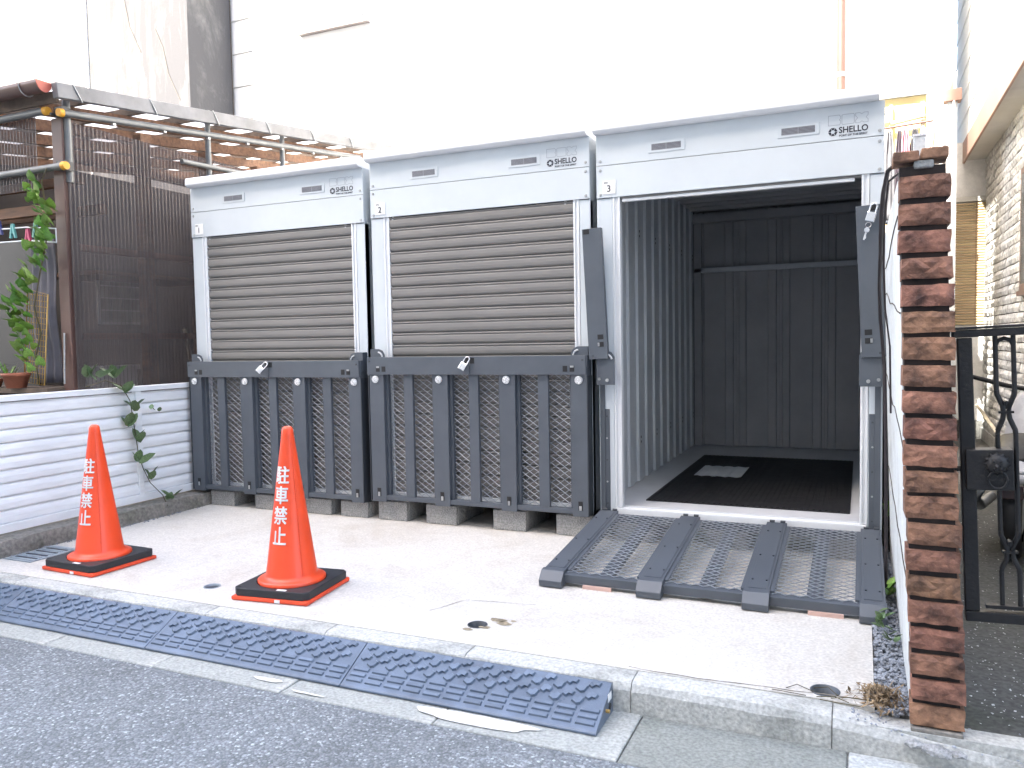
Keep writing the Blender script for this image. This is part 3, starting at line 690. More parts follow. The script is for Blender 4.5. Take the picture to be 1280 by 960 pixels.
# ================================================================ TRAFFIC CONES
def cone(loc, label, wlabel, rz, trot):
    T = empty('traffic_cone', loc, label, 'traffic cone', 'orange cones with white no parking lettering', rz)
    prof = [(.160, .018), (.155, .030), (.135, .045), (.134, .062), (.122, .066), (.118, .072), (.112, .10), (.100, .17), (.088, .25), (.061, .45), (.030, .68), (.027, .700), (.020, .712), (.010, .716), (.0, .717)]
    prof = [(.147, .050), (.147, .060), (.136, .066), (.118, .070), (.1105, .085), (.060, .44), (.0265, .675), (.0245, .695), (.019, .706), (.010, .710), (0, .7105)]
    MB().lathe(prof, 56).build('cone_body', orange_m, T)
    # raised seam ribs
    m = MB()
    for a in (R(-33), R(147)):
        pts = [((.1112)*math.cos(a), .1112*math.sin(a), .08), (.0606*math.cos(a), .0606*math.sin(a), .44), (.0272*math.cos(a), .0272*math.sin(a), .675)]
        m.tube(pts, .0022, 6)
    m.build('seam', orange_m, T)
    q = MB().box(-.186, .186, -.186, .186, 0, .018); q.build('cone_base', orange_w, T, bevel=.006)
    MB().box(.03, .055, -.1885, -.1855, .003, .016).build('base_label', plate_m, T)
    # lettering wrapped on the cone
    chars = '駐車禁止'; zc = .508
    for k, ch in enumerate(chars):
        me = text_mesh(ch, .078, white_print, 0, .0004, res=2)
        xs_ = [v.co.x for v in me.vertices]; zs_ = [v.co.z for v in me.vertices]
        x0, x1, z0, z1 = min(xs_), max(xs_), min(zs_), max(zs_)
        H = .072; Wd = .064; zt = zc-k*.084
        # subdivide so that it bends
        import bmesh
        b = bmesh.new(); b.from_mesh(me)
        bmesh.ops.triangulate(b, faces=b.faces)
        for it in range(2):
            bmesh.ops.subdivide_edges(b, edges=[e for e in b.edges if e.calc_length() > .008], cuts=1)
            bmesh.ops.triangulate(b, faces=b.faces)
        for v in b.verts:
            uu = (v.co.x-(x0+x1)/2)/(x1-x0)*Wd; zz = zt+(v.co.z-(z0+z1)/2)/max(z1-z0, 1e-6)*H
            # cone radius at that height
            if zz > .44: rr = .060+(zz-.44)/(.675-.44)*(.0265-.060)
            else: rr = .1105+(zz-.085)/(.44-.085)*(.060-.1105)
            rr += .0012-v.co.y*.5
            th = R(-90)+trot-rz+uu/rr
            v.co = Vector((rr*math.cos(th), rr*math.sin(th), zz))
        b.to_mesh(me); b.free()
        vs = []; fs = []   # three slightly shifted layers make the strokes bold
        for q_, (dt, dz_, dr) in enumerate(((0, 0, 0), (.0016, .0008, .0002), (-.0016, -.0008, .0004), (.0008, -.0014, .0006), (-.0008, .0014, .0008))):
            o_ = len(vs)
            for v in me.vertices:
                rr = math.hypot(v.co.x, v.co.y); th = math.atan2(v.co.y, v.co.x)+dt/rr; rr += dr; vs.append((rr*math.cos(th), rr*math.sin(th), v.co.z+dz_))
            fs += [tuple(i+o_ for i in p.vertices) for p in me.polygons]
        MB().add(vs, fs).build('lettering', white_print, T)
    # weight
    Wt = empty('cone_weight', (loc[0], loc[1], loc[2]+.0185), wlabel, 'cone weight', 'black rubber weights on the cones', rz)
    m = MB(); n = 48; s_ = .182; outer = []; ri = .149
    for i in range(n):
        t = 2*math.pi*(i+.5)/n; c_, s1 = math.cos(t), math.sin(t); k = s_/max(abs(c_), abs(s1)); outer.append((c_*k, s1*k))
    inner = [(ri*math.cos(2*math.pi*(i+.5)/n), ri*math.sin(2*math.pi*(i+.5)/n)) for i in range(n)]
    vs = [(x, y, 0) for x, y in outer]+[(x, y, .034) for x, y in outer]+[(x, y, .034) for x, y in inner]+[(x, y, .0) for x, y in inner]
    fs = []
    for i in range(n):
        j = (i+1) % n
        for a in range(3): fs.append((a*n+i, a*n+j, (a+1)*n+j, (a+1)*n+i))
        fs.append((3*n+i, 3*n+j, j, i))
    m.add(vs, fs); m.build('weight_body', weight_m, Wt, bevel=.004)
    MB().box(.03, .075, -.174, -.158, .0335, .0352).build('weight_label', plate_m, Wt)
    T_ = T
    for sx, sy in ((-.160, -.160), (.160, .160)): MB().cyl((sx, sy, .034), (sx, sy, .0352), .009, n=12).build('drain_dimple', black_m, Wt)
    return T
cone((1.909, -1.38, .0015), 'nearer orange cone in front of the gap between containers 1 and 2', 'black square weight on the base of the nearer cone', R(7), R(5)).scale = (1, 1, 1.035)
cone((.70, -1.385, .0015), 'farther orange cone at left, in front of the white louvre fence', 'black square weight on the base of the farther left cone', R(-2), R(8))

# ================================================================ KERB RAMPS
def kramp(x0, label, worn=False):
    L_ = .928
    T = empty('kerb_ramp', (x0, -1.768, -.099), label, 'kerb ramp', 'black rubber kerb ramps laid end to end')
    prof = [(0, 0), (0, .094), (-.010, .0955), (-.178, .012), (-.183, .008), (-.183, .002), (-.178, 0)]
    MB().prism([(y, z) for y, z in prof], 'x', 0, L_).build('ramp_body', rubber_m, T, bevel=.002)
    sl = math.atan2(.0835, .168)
    M = Matrix.Translation((0, -.010, .0955)) @ Matrix.Rotation(sl, 4, 'X')   # local: -y runs down the slope
    def padm(w, d, h=.0035):
        b = .003
        vs = [(-w/2, -d/2, 0), (w/2, -d/2, 0), (w/2, d/2, 0), (-w/2, d/2, 0), (-w/2+b, -d/2+b, h), (w/2-b, -d/2+b, h), (w/2-b, d/2-b, h), (-w/2+b, d/2-b, h)]
        return MB().add(vs, [(4, 5, 6, 7), (0, 1, 5, 4), (1, 2, 6, 5), (2, 3, 7, 6), (3, 0, 4, 7)]).mesh('tread_pad', rubber_m)
    def arrowm():
        h = .0075; o = [(-.020, .004), (-.006, -.010), (.0, -.006), (.006, -.010), (.020, .004), (.012, .012), (.0, .002), (-.012, .012)]
        o = [(-.019, -.002), (-.010, -.012), (0, -.006), (.010, -.012), (.019, -.002), (.006, .013), (-.006, .013)]
        n = len(o); vs = [(x*1.22, y*1.22, 0) for x, y in o]+[(x*1.0, y*1.0, h) for x, y in o]
        return MB().add(vs, [tuple(range(n, 2*n))]+[(i, (i+1) % n, n+(i+1) % n, n+i) for i in range(n)]).mesh('tread_arrow', rubber_m)
    p1 = cached('pad', lambda: padm(.064, .0165, .0055)); p2 = cached('arrow', arrowm)
    E = M.to_euler()
    for c in range(12):
        xx = .042+c*.0767
        for rrow in range(3):
            q = M @ Vector((xx+.0015*(2-rrow), -.116-rrow*.0235, 0)); o = put('tread_pad', p1, T, q, E)
    for rrow in range(4):
        for c in range(12):
            xx = .035+c*.0767+(.038 if rrow % 2 else 0)
            if xx > L_-.02: continue
            q = M @ Vector((xx, -.016-rrow*.0235, 0)); e = Euler((E.x, 0, 0)); mm = M.to_3x3() @ Matrix.Rotation(R(180 if rrow % 2 else 0)+R(20), 3, 'Z')
            put('tread_arrow', p2, T, q, mm.to_euler())
    if worn:
        MB().box(L_, L_+.0015, -.055, -.02, .05, .075).build('white_label', plate_m, T)
        MB().cyl((L_, -.075, .033), (L_+.012, -.075, .033), .006, n=10).build('bolt', brass_m, T)
        MB().cyl((L_, -.035, .03), (L_+.002, -.035, .03), .011, n=14).build('bolt_hole', black_m, T)
kramp(-.220, 'rubber kerb ramp farthest left, running out of the picture')
kramp(.710+.002, 'rubber kerb ramp left of centre, in front of the farther cone')
kramp(1.644, 'middle rubber kerb ramp with one dark scuffed tread, before the nearer cone')
kramp(2.576, 'rightmost rubber kerb ramp with white label on its end face', True)
# ================================================================ LEFT: fence, shed
F = empty('louvre_fence', (-.05, 0, 0), 'white horizontal louvre fence above the mossy kerb at left', 'fence')
prof = [(0, 0), (.012, .012), (.014, .05), (.004, .074), (-.006, .076), (-.006, .07), (.0, .06), (.004, .02), (-.008, 0)]
prof = [(-.012, 0), (.004, .001), (.009, .010), (.010, .036), (.005, .058), (-.004, .069), (-.012, .0725)]
q1 = MB().prism([(x, z) for x, z in prof], 'y', -2.5, -.499).mesh('slat', fence_m); q2 = MB().prism([(x, z) for x, z in prof], 'y', -.455, .35).mesh('slat', fence_m)
for k in range(9):
    for q in (q1, q2): put('slat', q, F, (0, 0, .146+k*.0735))
for y in (-.477, -2.52, .37): bx('fence_post', fence_m, -.016, .018, y-.021, y+.021, .11, .812, F, .002)
bx('top_rail', fence_m, -.022, .022, -2.54, .39, .8125, .846, F, .004); bx('bottom_rail', fence_m, -.02, .022, -2.54, .39, .098, .145, F, .003)
bx('fence_backing', fence_m, -.024, -.0205, -2.54, .39, .13, .8, F)

# shed with a smoky corrugated side, plane x=-.6, corner y=-.5
SX = -.6; SY = -.47
SHD = empty('shed', (SX, SY, 0), 'lean-to laundry shed with smoky corrugated walls behind the white fence', 'shed')
def corr(name, m, a, b, z0, z1, axis, at, parent, pitch=.032, amp=.0075, top=None):
    """corrugated sheet standing vertically, running along axis from a to b"""
    n = int((b-a)/pitch*6); vs = []
    for i in range(n+1):
        t = a+(b-a)*i/n; d = amp*math.sin(2*math.pi*(t-a)/pitch)
        for z in (z0, z1 if top is None else top(t)):
            vs.append((at+d, t, z) if axis == 'y' else (t, at+d, z))
    return MB().add(vs, [(2*i, 2*i+2, 2*i+3, 2*i+1) for i in range(n)], True).build(name, m, parent)
w1 = corr('wall_sheet', poly_m, SY-SY, 1.86, 0, 2.60, 'y', .0, SHD)
w2 = corr('wall_sheet', poly_m, -1.9, -.24, 2.17, 2.66, 'x', -.03, SHD)
w2.data.materials[0] = poly_m
bx('corner_post', brown_m, -.11, -.012, -.02, .07, 0, 2.62, SHD, .003)
for y in (.62, 1.25, 1.85, 3.3): bx('corner_post', wood_m, -.10, -.02, y, y+.08, 0, 2.66, SHD)
for z in (1.155, 1.755, 2.35):
    rl = bx('girt', mat('red_brown_rail', (.17, .07, .05), .6, var=.15), -.055, -.008, .07, 3.3, z, z+.045, SHD)
    for k in range(8): MB().cyl((-.006, -1.5+k*.33, 0), (.009, -1.5+k*.33, 0), .007, n=8).build('screw', clamp_m, rl)
# roof: rises with depth (z = 2.74 at y=0 local to 3.25 at 3.9)
sl = (3.24-2.787)/(3.395+.525)
RT = Matrix.Translation((0, -.1, 2.74)) @ Matrix.Rotation(math.atan(sl), 4, 'X')
RE = RT.to_euler(); RL = RT.translation
vs = []; n = 200
for i in range(n+1):
    xx = -2.6+2.68*i/n; d = .006*math.sin(i*2*math.pi/6)
    vs += [(xx, 0, .03+d), (xx, 4.1, .03+d)]
MB().add(vs, [(2*i, 2*i+2, 2*i+3, 2*i+1) for i in range(n)], True).build('roof_sheet', roof_clear, SHD, RL, RE)
MB().box(.05, .10, -.02, 4.1, -.03, .065).build('verge_flashing', mat('galvanised_flashing', (.17, .17, .175), .5, var=.2, scale=4), SHD, RL, RE, .004)
MB().box(-2.6, .05, .0, .022, -.05, .02).build('eave_board', wood_grey, SHD, RL, RE)
for k in range(9):
    MB().box(-2.6, .05, .2+k*.47, .245+k*.47, -.03, .021).build('batten', wood_grey, SHD, RL, RE)
for xx in (-.12, -.62, -1.15, -1.7, -2.3):
    MB().box(xx-.022, xx+.022, .02, 4.0, -.11, -.03).build('rafter', wood_m, SHD, RL, RE)
# gutter in front, brown half-round, with red end cap
m = MB(); pts = [(.054*math.cos(R(180+18*i)), .068*math.sin(R(180+18*i))) for i in range(11)]+[(.050*math.cos(R(360-18*i)), .064*math.sin(R(360-18*i))) for i in range(11)]
m.prism([(a, b) for a, b in pts], 'x', -2.6, .04, smooth=True); gtr = m.build('gutter', brown_m, SHD, (0, -.17, 2.80))
MB().prism([(.054*math.cos(R(180+18*i)), .068*math.sin(R(180+18*i))) for i in range(11)], 'x', .04, .046).build('gutter_cap', mat('red_cap', (.5, .12, .08), .5, var=.1), gtr)
for xx in (-.12, -.75, -1.4): MB().tube([(xx, .058*math.cos(R(180+18*i)), .072*math.sin(R(180+18*i))) for i in range(11)], .004, 5).build('gutter_bracket', clamp_m, gtr)
for k in range(6):
    MB().tube([(.104, .15+k*.62, -.04), (.105, .12+k*.62, .02), (.1, .1+k*.62, .07)], .004, 5).build('flashing_strap', clamp_m, SHD, RL, RE)
# grey scaffold pipes with yellow caps
SC = empty('scaffold_frame', (SX+.03, SY, 0), 'grey scaffold pipes with yellow end caps carrying the shed roof', 'pipe frame')
def pipe(a, b, r=.024, caps=(False, False)):
    p = MB().cyl(a, b, r, n=14).build('pipe', pipe_m, SC)
    d = (Vector(b)-Vector(a)).normalized()
    for c, e, s in ((caps[0], Vector(a), -1), (caps[1], Vector(b), 1)):
        if c: MB().cyl(e-d*.02*s, e+d*.012*s, r+.004, r+.001, n=14).build('pipe_cap', cap_m, p)
    return p
p = pipe((.0, -.06, 2.635), (.0, 3.35, 3.03), caps=(True, False))
for k in range(7):
    t = .12+k*.13; MB().box(-.012, .012, -.012, .012, -.035, -.02).build('pipe_clip', clamp_m, p, (0, -.06+3.41*t, 2.635+.395*t))
pipe((-.04, .02, 2.2), (-.04, .02, 2.76), caps=(False, True))
pipe((-2., -.075, 2.655), (-.10, -.075, 2.655), caps=(False, True))
pipe((-2., -.06, 2.29), (.03, -.06, 2.29), caps=(False, True))
pipe((.0, .95, 2.52), (.0, 3.3, 2.62), .02)
for y, z in ((0, 2.65), (0, 2.30)):
    c = MB().cyl((-.05, y-.03, z), (.01, y-.03, z), .034, n=12); c.box(-.07, .0, y-.05, y+.02, z-.03, z+.03); c.cyl((-.06, y-.08, z-.02), (-.06, y, z-.02), .009, n=8); c.build('pipe_clamp', mat('dark_clamp', (.07, .07, .07), .5, metal=.3, var=.3), SC)
for y in (1.25, 2.15): pipe((-.02, y, 2.2), (-.02, y, 2.84+.115*y), .022)
# dark inside of the shed: back wall and floor things seen dimly through the sheet
bx('inner_wall', room_m, -2.35, -2.30, 0, 4, 0, 2.85, SHD); bx('inner_wall', room_m, -2.3, -.05, 3.3, 3.35, 0, 2.85, SHD)
bx('shelf_board', wood_m, -.75, -.15, .3, 1.5, 1.62, 1.65, SHD); bx('shelf_board', wood_m, -2.3, -.12, .35, .39, 2.05, 2.12, SHD)
bx('shelf_board', wood_m, -2.3, -.15, .05, .10, 2.02, 2.09, SHD); bx('shelf_board', wood_m, -2.3, -.15, .20, .25, 2.24, 2.30, SHD)
def thing(name, o, label, cat): return tag(o, label, cat)
wn = empty('frosted_window', (-1.2, .2, 1.28), 'small frosted window seen dimly through the smoky wall', 'window')
bx('window_frame', alu_white, -.02, 0, 0, .5, 0, .42, wn); 
pn = mat('frosted_glass', (.40, .44, .42), .4, var=.3, scale=5)
for k in range(5):
    for j in range(4): bx('pane', pn, .0, .006, .02+k*.094, .106+k*.094, .02+j*.096, .106+j*.096, wn)
st1 = empty('storage_shelf', (-.95, .9, 0), 'grey and white boxes piled on a rack behind the smoky wall', 'rack')
bx('rack_leg', wood_m, 0, .03, 0, .03, 0, 1.5, st1); bx('rack_leg', wood_m, 0, .03, .8, .83, 0, 1.5, st1); bx('rack_shelf', wood_grey, 0, .35, 0, .83, .9, .93, st1)
for a_, lb, mm in (((-1.0, -.80, -.1, .2, .80, .96), 'white plastic box low behind the smoky wall', plate_m), ((-.9, -.7, 1.2, 1.45, 1.5, 1.95), 'pale towel hanging behind the smoky wall', paper_m), ((-.9, -.75, 1.47, 1.6, 1.5, 1.95), 'ochre cloth hanging beside the pale towel behind the smoky wall', cap_m)):
    x0, x1, y0, y1, z0, z1 = a_
    E_ = empty('stored_item', (x0, y0, z0), lb, 'stored item')
    bx('item_body', mm, 0, x1-x0, 0, y1-y0, 0, z1-z0, E_, .02); bx('item_edge', mm, -.01, x1-x0+.01, -.01, y1-y0+.01, z1-z0-.03, z1-z0+.004, E_, .004)
bx_ = bx('broom', mat('pale_broom_wood', (.5, .45, .36), .6), 0, .02, 0, .02, 0, 1.3); bx_.location = (-.72, .72, .6); bx_.rotation_euler = (R(12), 0, 0); tag(bx_, 'pale wooden pole leaning behind the smoky wall', 'pole')

# laundry hanger with pegs
LH = empty('peg_hanger', (-.95, -.53, 1.9), 'white wire laundry hanger with coloured pegs under the shed roof', 'laundry hanger')
m = MB()
for y, z in ((0, .03), (-.0, -.06)): m.tube([(-.5, y, z), (0, y, z-.01), (.29, y, z-.04)], .005, 6)
m.tube([(.29, 0, -.01), (.29, 0, -.10)], .004, 5); m.build('hanger_wire', alu_white, LH)
pgm = [mat('teal_peg', (.10, .33, .32), .5), mat('pink_peg', (.45, .04, .12), .5), mat('navy_peg', (.05, .06, .2), .5), mat('green_peg', (.12, .30, .25), .5)]
def peg(mm):
    m = MB()
    m.box(-.016, -.006, -.006, .006, -.035, .035, Matrix.Rotation(R(14), 4, 'Y')); m.box(.006, .016, -.006, .006, -.035, .035, Matrix.Rotation(R(-14), 4, 'Y')); m.box(-.012, .012, -.004, .004, -.01, .02)
    return m.mesh('peg', mm)
for xx, k, z in ((-.27, 2, .03), (-.13, 0, -.0), (.02, 1, -.045), (.10, 3, -.01)): put('peg', peg(pgm[k]), LH, (xx, -.005, z), scale=(1.3, 1.3, 1.4))
# pale cloth + dark screen
ck = MB(); vs = []; nx, nz = 20, 14
for j in range(nz+1):
    for i in range(nx+1): vs.append((-.02+.27*i/nx, .014*math.sin(i*1.1+j*.2)+.01*math.sin(j*.7), -1.0+1.0*j/nz))
ck.add(vs, [(j*(nx+1)+i, j*(nx+1)+i+1, (j+1)*(nx+1)+i+1, (j+1)*(nx+1)+i) for j in range(nz) for i in range(nx)], True)
o = ck.build('hanging_cloth', mat('lilac_grey_cloth', (.15, .145, .17), .85, var=.12, scale=5), None, (-1.07, -.42, 1.86)); so = o.modifiers.new('s', 'SOLIDIFY'); so.thickness = .004
tag(o, 'lilac grey cloth hanging behind the climbing vine', 'cloth')
o = bx('screen_board', clear_dark, -2.2, -1.08, -.40, -.385, .8, 1.86); tag(o, 'dark grey mesh screen standing behind the potted plants at left', 'screen')
# brass wire rack
WR = empty('wire_rack', (-1.06, -.52, .87), 'yellow wire lattice leaning behind the vine beside the shed corner', 'wire rack'); WR.rotation_euler = (0, R(7), 0)
for i in range(9): MB().cyl((0+i*.025, 0, .0), (i*.025, 0, .62-.0*i), .0022, n=5).build('wire', brass_m, WR)
for j in range(17): MB().cyl((0, .003, .0+j*.038), (.2, .003, j*.038), .0022, n=5).build('wire', brass_m, WR)
MB().tube([(.2, 0, 0), (.205, 0, .62), (0, 0, .64), (-.004, 0, 0)], .005, 6).build('rack_rim', brass_m, WR)
o = MB().tube([(-.66, -.52, .86), (-.665, -.5, 1.2)], .006, 6).build('stake', clamp_m); tag(o, 'thin grey stake beside the shed corner post', 'stake')

# ---- plants
def leafmesh(m, kind='heart'):
    o = {'heart': [(0, 0), (.38, -.14), (.5, .18), (.34, .6), (0, 1.05), (-.34, .6), (-.5, .18), (-.38, -.14)],
         'oval': [(0, -.02), (.22, .1), (.36, .42), (.26, .78), (0, 1.05), (-.26, .78), (-.36, .42), (-.22, .1)]}[kind]
    mid = [(0, .0, -.02), (0, .35, -.07), (0, .7, -.06)]
    vs = [(x, y, .06*abs(x)*2-.10*max(0, y-.55)**2*3) for x, y in o]+mid
    # fan to the midrib
    f_ = [(8, 1, 2), (8, 2, 9), (9, 2, 3), (9, 3, 10), (10, 3, 4), (8, 6, 7), (8, 9, 6), (9, 5, 6), (9, 10, 5), (10, 4, 5), (0, 1, 8), (0, 8, 7)]
    return MB().add(vs, f_, True).mesh('leaf', m)
LH1 = leafmesh(leaf_m, 'heart'); LH2 = leafmesh(leaf_d, 'oval')
def vine(name, pts, r, leaves, label, me, parent=None, rnd=None):
    T = empty(name, pts[0], label, 'climbing plant'); o0 = Vector(pts[0])
    MB().tube([Vector(p)-o0 for p in pts], r, 6).build('stem', stem_m, T)
    for (x, y, z, s_, az, tilt, rl_) in leaves:
        p = Vector((x, y, z))-o0
        o = put('leaf', me, T, p, Euler((R(tilt), R(rl_), R(az))), scale=(s_, s_, s_))
        o.rotation_mode = 'XYZ'
    return T
# vine in front of the fence (placed on the wall side of the slab)
def onfence(z, y, dx=.0): return (-.022+dx, y, z)
lv = []
def trio(y, z, s_=.088, n=3, droop=1):
    for k in range(n):
        a = random.uniform(-40, 40)+(-75, 75, 180, 20, 110)[k % 5]
        lv.append((-.02+random.uniform(.02, .06), y+random.uniform(-.012, .012), z+random.uniform(-.01, .01), s_*random.uniform(.8, 1.2), a+60, random.uniform(35, 75), random.uniform(-25, 25)))
spine = [(-.10, -.80, .86), (-.03, -.72, .895), (.0, -.63, .86), (.0, -.57, .76), (.005, -.56, .66), (.005, -.54, .52), (.006, -.53, .42), (.008, -.50, .32), (.02, -.46, .22), (.06, -.40, .13), (.10, -.40, .06)]
for (x, y, z) in [(0, -.80, .91), (0, -.87, .92), (0, -.68, .91), (0, -.62, .82), (0, -.56, .70), (0, -.60, .60), (0, -.54, .50), (0, -.54, .37), (.03, -.45, .25)]: trio(y, z)
for k in range(4): lv.append((.10, -.40+.02*k, .10+.02*(k % 2), .07, 90*k+20, 40, 0))
for k in range(3): lv.append((.03, -.44+.035*k, .695-.01*k, .042, 100*k+40, 50, 10))
vine('climbing_vine', spine, .0028, lv, 'dusty green vine climbing over the white louvre fence post', LH2)
lv = []
random.seed(11)
for k in range(130):
    t = k/129; z = .98+1.22*(1-t); x = -.80+.12*math.sin(t*7)-.10*t+random.uniform(-.075, .075)
    if t > .55: x -= .04
    lv.append((x, -.58+random.uniform(-.04, .04), z+random.uniform(-.03, .03), random.uniform(.045, .085)*(.85 if t < .3 else 1), random.uniform(-60, 60)+180, random.uniform(20, 80), random.uniform(-35, 35)))
vine('climbing_vine', [(-.88, -.55, .86), (-.86, -.57, 1.05), (-.80, -.57, 1.2), (-.84, -.58, 1.38), (-.78, -.57, 1.6), (-.72, -.56, 1.8), (-.70, -.56, 2.0), (-.72, -.57, 2.2), (-.68, -.56, 2.28)], .005, lv, 'bright green heart-leaved vine climbing the shed corner post', LH1)
random.seed(5)
# potted plants on a ledge behind the fence
ledge = bx('planter_shelf', wood_grey, -2.2, -.7, -.62, -.30, .80, .835); tag(ledge, 'weathered board shelf behind the fence carrying the potted plants', 'shelf')
def pot(loc, r, h, m, label):
    P = empty('plant_pot', loc, label, 'plant pot'); MB().lathe([(0, 0), (r*.7, 0), (r*.95, h*.8), (r*1.05, h*.8), (r*1.05, h), (r*.95, h), (r*.9, h*.85), (0, h*.85)], 24).build('pot_body', m, P); return P
pot((-1.0, -.62, .836), .085, .10, terra_m, 'upturned brown clay pot behind the top rail of the white fence')
pot((-1.28, -.6, .836), .07, .06, terra_m, 'small clay pot holding the spiky plants at far left')
def spiky(loc, n, L_, w, label, m, arch):
    P = empty('spiky_plant', loc, label, 'potted plant')
    for k in range(n):
        a = 2*math.pi*k/n+random.uniform(-.3, .3); el = random.uniform(.5, 1.3); vs = []; q = 7; ll = L_*random.uniform(.7, 1.15)
        for i in range(q+1):
            t = i/q; rr = ll*t*math.cos(el)*(1+arch*t); z = ll*(t*math.sin(el)-arch*t*t*.7); ww = w*(1-t)**.7
            c, s1 = math.cos(a), math.sin(a); vs += [(rr*c-ww*s1, rr*s1+ww*c, z), (rr*c+ww*s1, rr*s1-ww*c, z), ]
        MB().add(vs, [(2*i, 2*i+1, 2*i+3, 2*i+2) for i in range(q)], True).build('leaf', m, P)
spiky((-1.27, -.60, .89), 14, .26, .008, 'arching strap-leaved plant in the clay pot at far left', leaf_d, .7)
spiky((-1.17, -.56, .88), 22, .16, .007, 'bushy narrow-leaved plant beside the brown clay pot', leaf_m, .05)
# weeds along the gravel
for (x, y, z, s_, n, lb) in ((4.345, -.62, .0, .05, 9, 'broad green weed growing in the gravel, farthest back'), (4.30, -1.0, .0, .05, 9, 'pale green weed at the ramp foot in the gravel'), (4.335, -1.16, .0, .042, 8, 'small fern-like weed in the gravel beside the white wall'), (4.36, .1, .18, .07, 7, 'green weed high in the gap beside the open container')):
    P = empty('weed', (x, y, z), lb, 'weed', 'weeds growing in the gravel strip')
    for k in range(n):
        o = put('leaf', LH2 if 'fern' in lb or 'pale' in lb else LH1, P, (random.uniform(-.012, .012), random.uniform(-.03, .03), .02+random.uniform(0, .05)), Euler((R(random.uniform(10, 60)), R(random.uniform(-20, 20)), R(random.uniform(0, 360)))), scale=(s_*random.uniform(.4, .8), s_*random.uniform(.7, 1), s_))
# dry leaves heap
dl = MB()
for k in range(420):
    a = random.gauss(0, 1); b = random.gauss(0, 1); x = 4.285+a*.035; y = -1.60+b*.045; z = .004+max(0, .035*math.exp(-(a*a+b*b)*.5)*random.random())
    E = Euler((random.uniform(-1, 1), random.uniform(-1, 1), random.uniform(0, 6))).to_matrix(); w, l = random.uniform(.001, .005), random.uniform(.006, .02)
    dl.add([Vector((x, y, z))+E @ Vector(p) for p in ((-l, 0, 0), (0, -w, .001), (l, 0, 0), (0, w, .001))], [(0, 1, 2, 3)])
tag(dl.build('dry_leaves', dry_m), 'heap of dry brown leaves at the front of the gravel', 'leaf litter', kind='stuff')
tw = MB()
for (a, b, c) in (((4.02, -1.63), (4.05, -1.60), (4.10, -1.625)), ((4.10, -1.60), (4.14, -1.585), (4.17, -1.63)), ((4.11, -1.66), (4.16, -1.65), (4.2, -1.665)), ((3.98, -1.655), (4.04, -1.668), (4.08, -1.66)), ((4.12, -1.675), (4.17, -1.69), (4.24, -1.68)), ((4.15, -1.655), (4.2, -1.64), (4.27, -1.63))):
    tw.tube([(*a, .004), (*b, .008), (*c, .003)], .0014, 5)
tag(tw.build('twigs', stem_m), 'thin dry twigs lying around the open drain pipe', 'twigs', kind='stuff')

# ================================================================ RIGHT: pillar, wall, gate, house
BW = empty('boundary_wall', (4.365, -1.66, 0), 'white plastered wall running back beside the open container', 'wall')
m = MB(); lean = .045/1.5
vs = []
for (y, z) in ((0.03, -.02), (1.80, -.02), (1.80, 1.53), (.03, 1.53)):
    vs += [(-lean*z, y, z), (.11-lean*z, y, z)]
m.add(vs, [(0, 2, 4, 6), (1, 7, 5, 3), (0, 1, 3, 2), (2, 3, 5, 4), (4, 5, 7, 6), (6, 7, 1, 0)]); m.build('wall_body', white_wall, BW, bevel=.003)
cm = MB()
for z0, dz in ((.38, .10), (.77, .14), (1.16, .13), (1.42, -.05)):
    pts = [(-lean*(z0+dz*i/8)-.0012, .03+.2*i, z0+dz*i/8+random.uniform(-.015, .015)) for i in range(9)]
    cm.tube(pts, .0022, 4)
cm.build('crack', joint_m, BW)

BP = empty('brick_pillar', (4.364, -1.735, -.05), 'narrow pillar of rough red brown bricks with deep dark joints', 'pillar')
tops = [227, 258, 292, 322, 355, 387.5, 420, 451, 484, 516, 549, 582, 616, 649, 680, 713, 745, 777, 811, 843, 875]
# bottom brick first: z of each course; pitch .0742 m
def rough_brick(seed):
    rr = random.Random(seed); nx, nz = 7, 4; w, h, d = .134, .0585, .10; vs = []; fs = []
    for j in range(nz+1):
        for i in range(nx+1):
            e = (i in (0, nx)) or (j in (0, nz))
            y = rr.uniform(-.004, .003) if not e else .004+rr.uniform(-.002, .002)
            vs.append((w*i/nx+(rr.uniform(-.002, .002)), y, h*j/nz+rr.uniform(-.0015, .0015)))
    q = nx+1
    for j in range(nz):
        for i in range(nx): 
            a = j*q+i
            fs += [(a, a+1, a+q+1), (a, a+q+1, a+q)] if rr.random() < .5 else [(a, a+1, a+q), (a+1, a+q+1, a+q)]
    b = len(vs); vs += [(0, d, 0), (w, d, 0), (w, d, h), (0, d, h)]
    bot = list(range(0, q)); top = list(range(nz*q, nz*q+q)); lef = [j*q for j in range(nz+1)]; rig = [j*q+nx for j in range(nz+1)]
    fs += [tuple([b, b+1]+bot[::-1]), tuple(top+[b+2, b+3]), tuple(lef+[b+3, b][::1])[::-1], tuple(rig+[b+2, b+1]), (b+1, b, b+3, b+2)]
    return MB().add(vs, fs).mesh('brick', brick_m)
bms = [rough_brick(i) for i in range(6)]
random.seed(21)
for k in range(21):
    z = .048+k*.0733; 
    w = 1.0-.07*(k/20)
    o = put('brick', bms[k % 6], BP, (-.0004-lean*1.0*z+random.uniform(-.003, .003), random.uniform(-.003, .003), z), (R(random.uniform(-1.5, 1.5)), R(random.uniform(-1.2, 1.2)), R(random.uniform(-1, 1))), scale=(w, 1, random.uniform(.95, 1.04)))
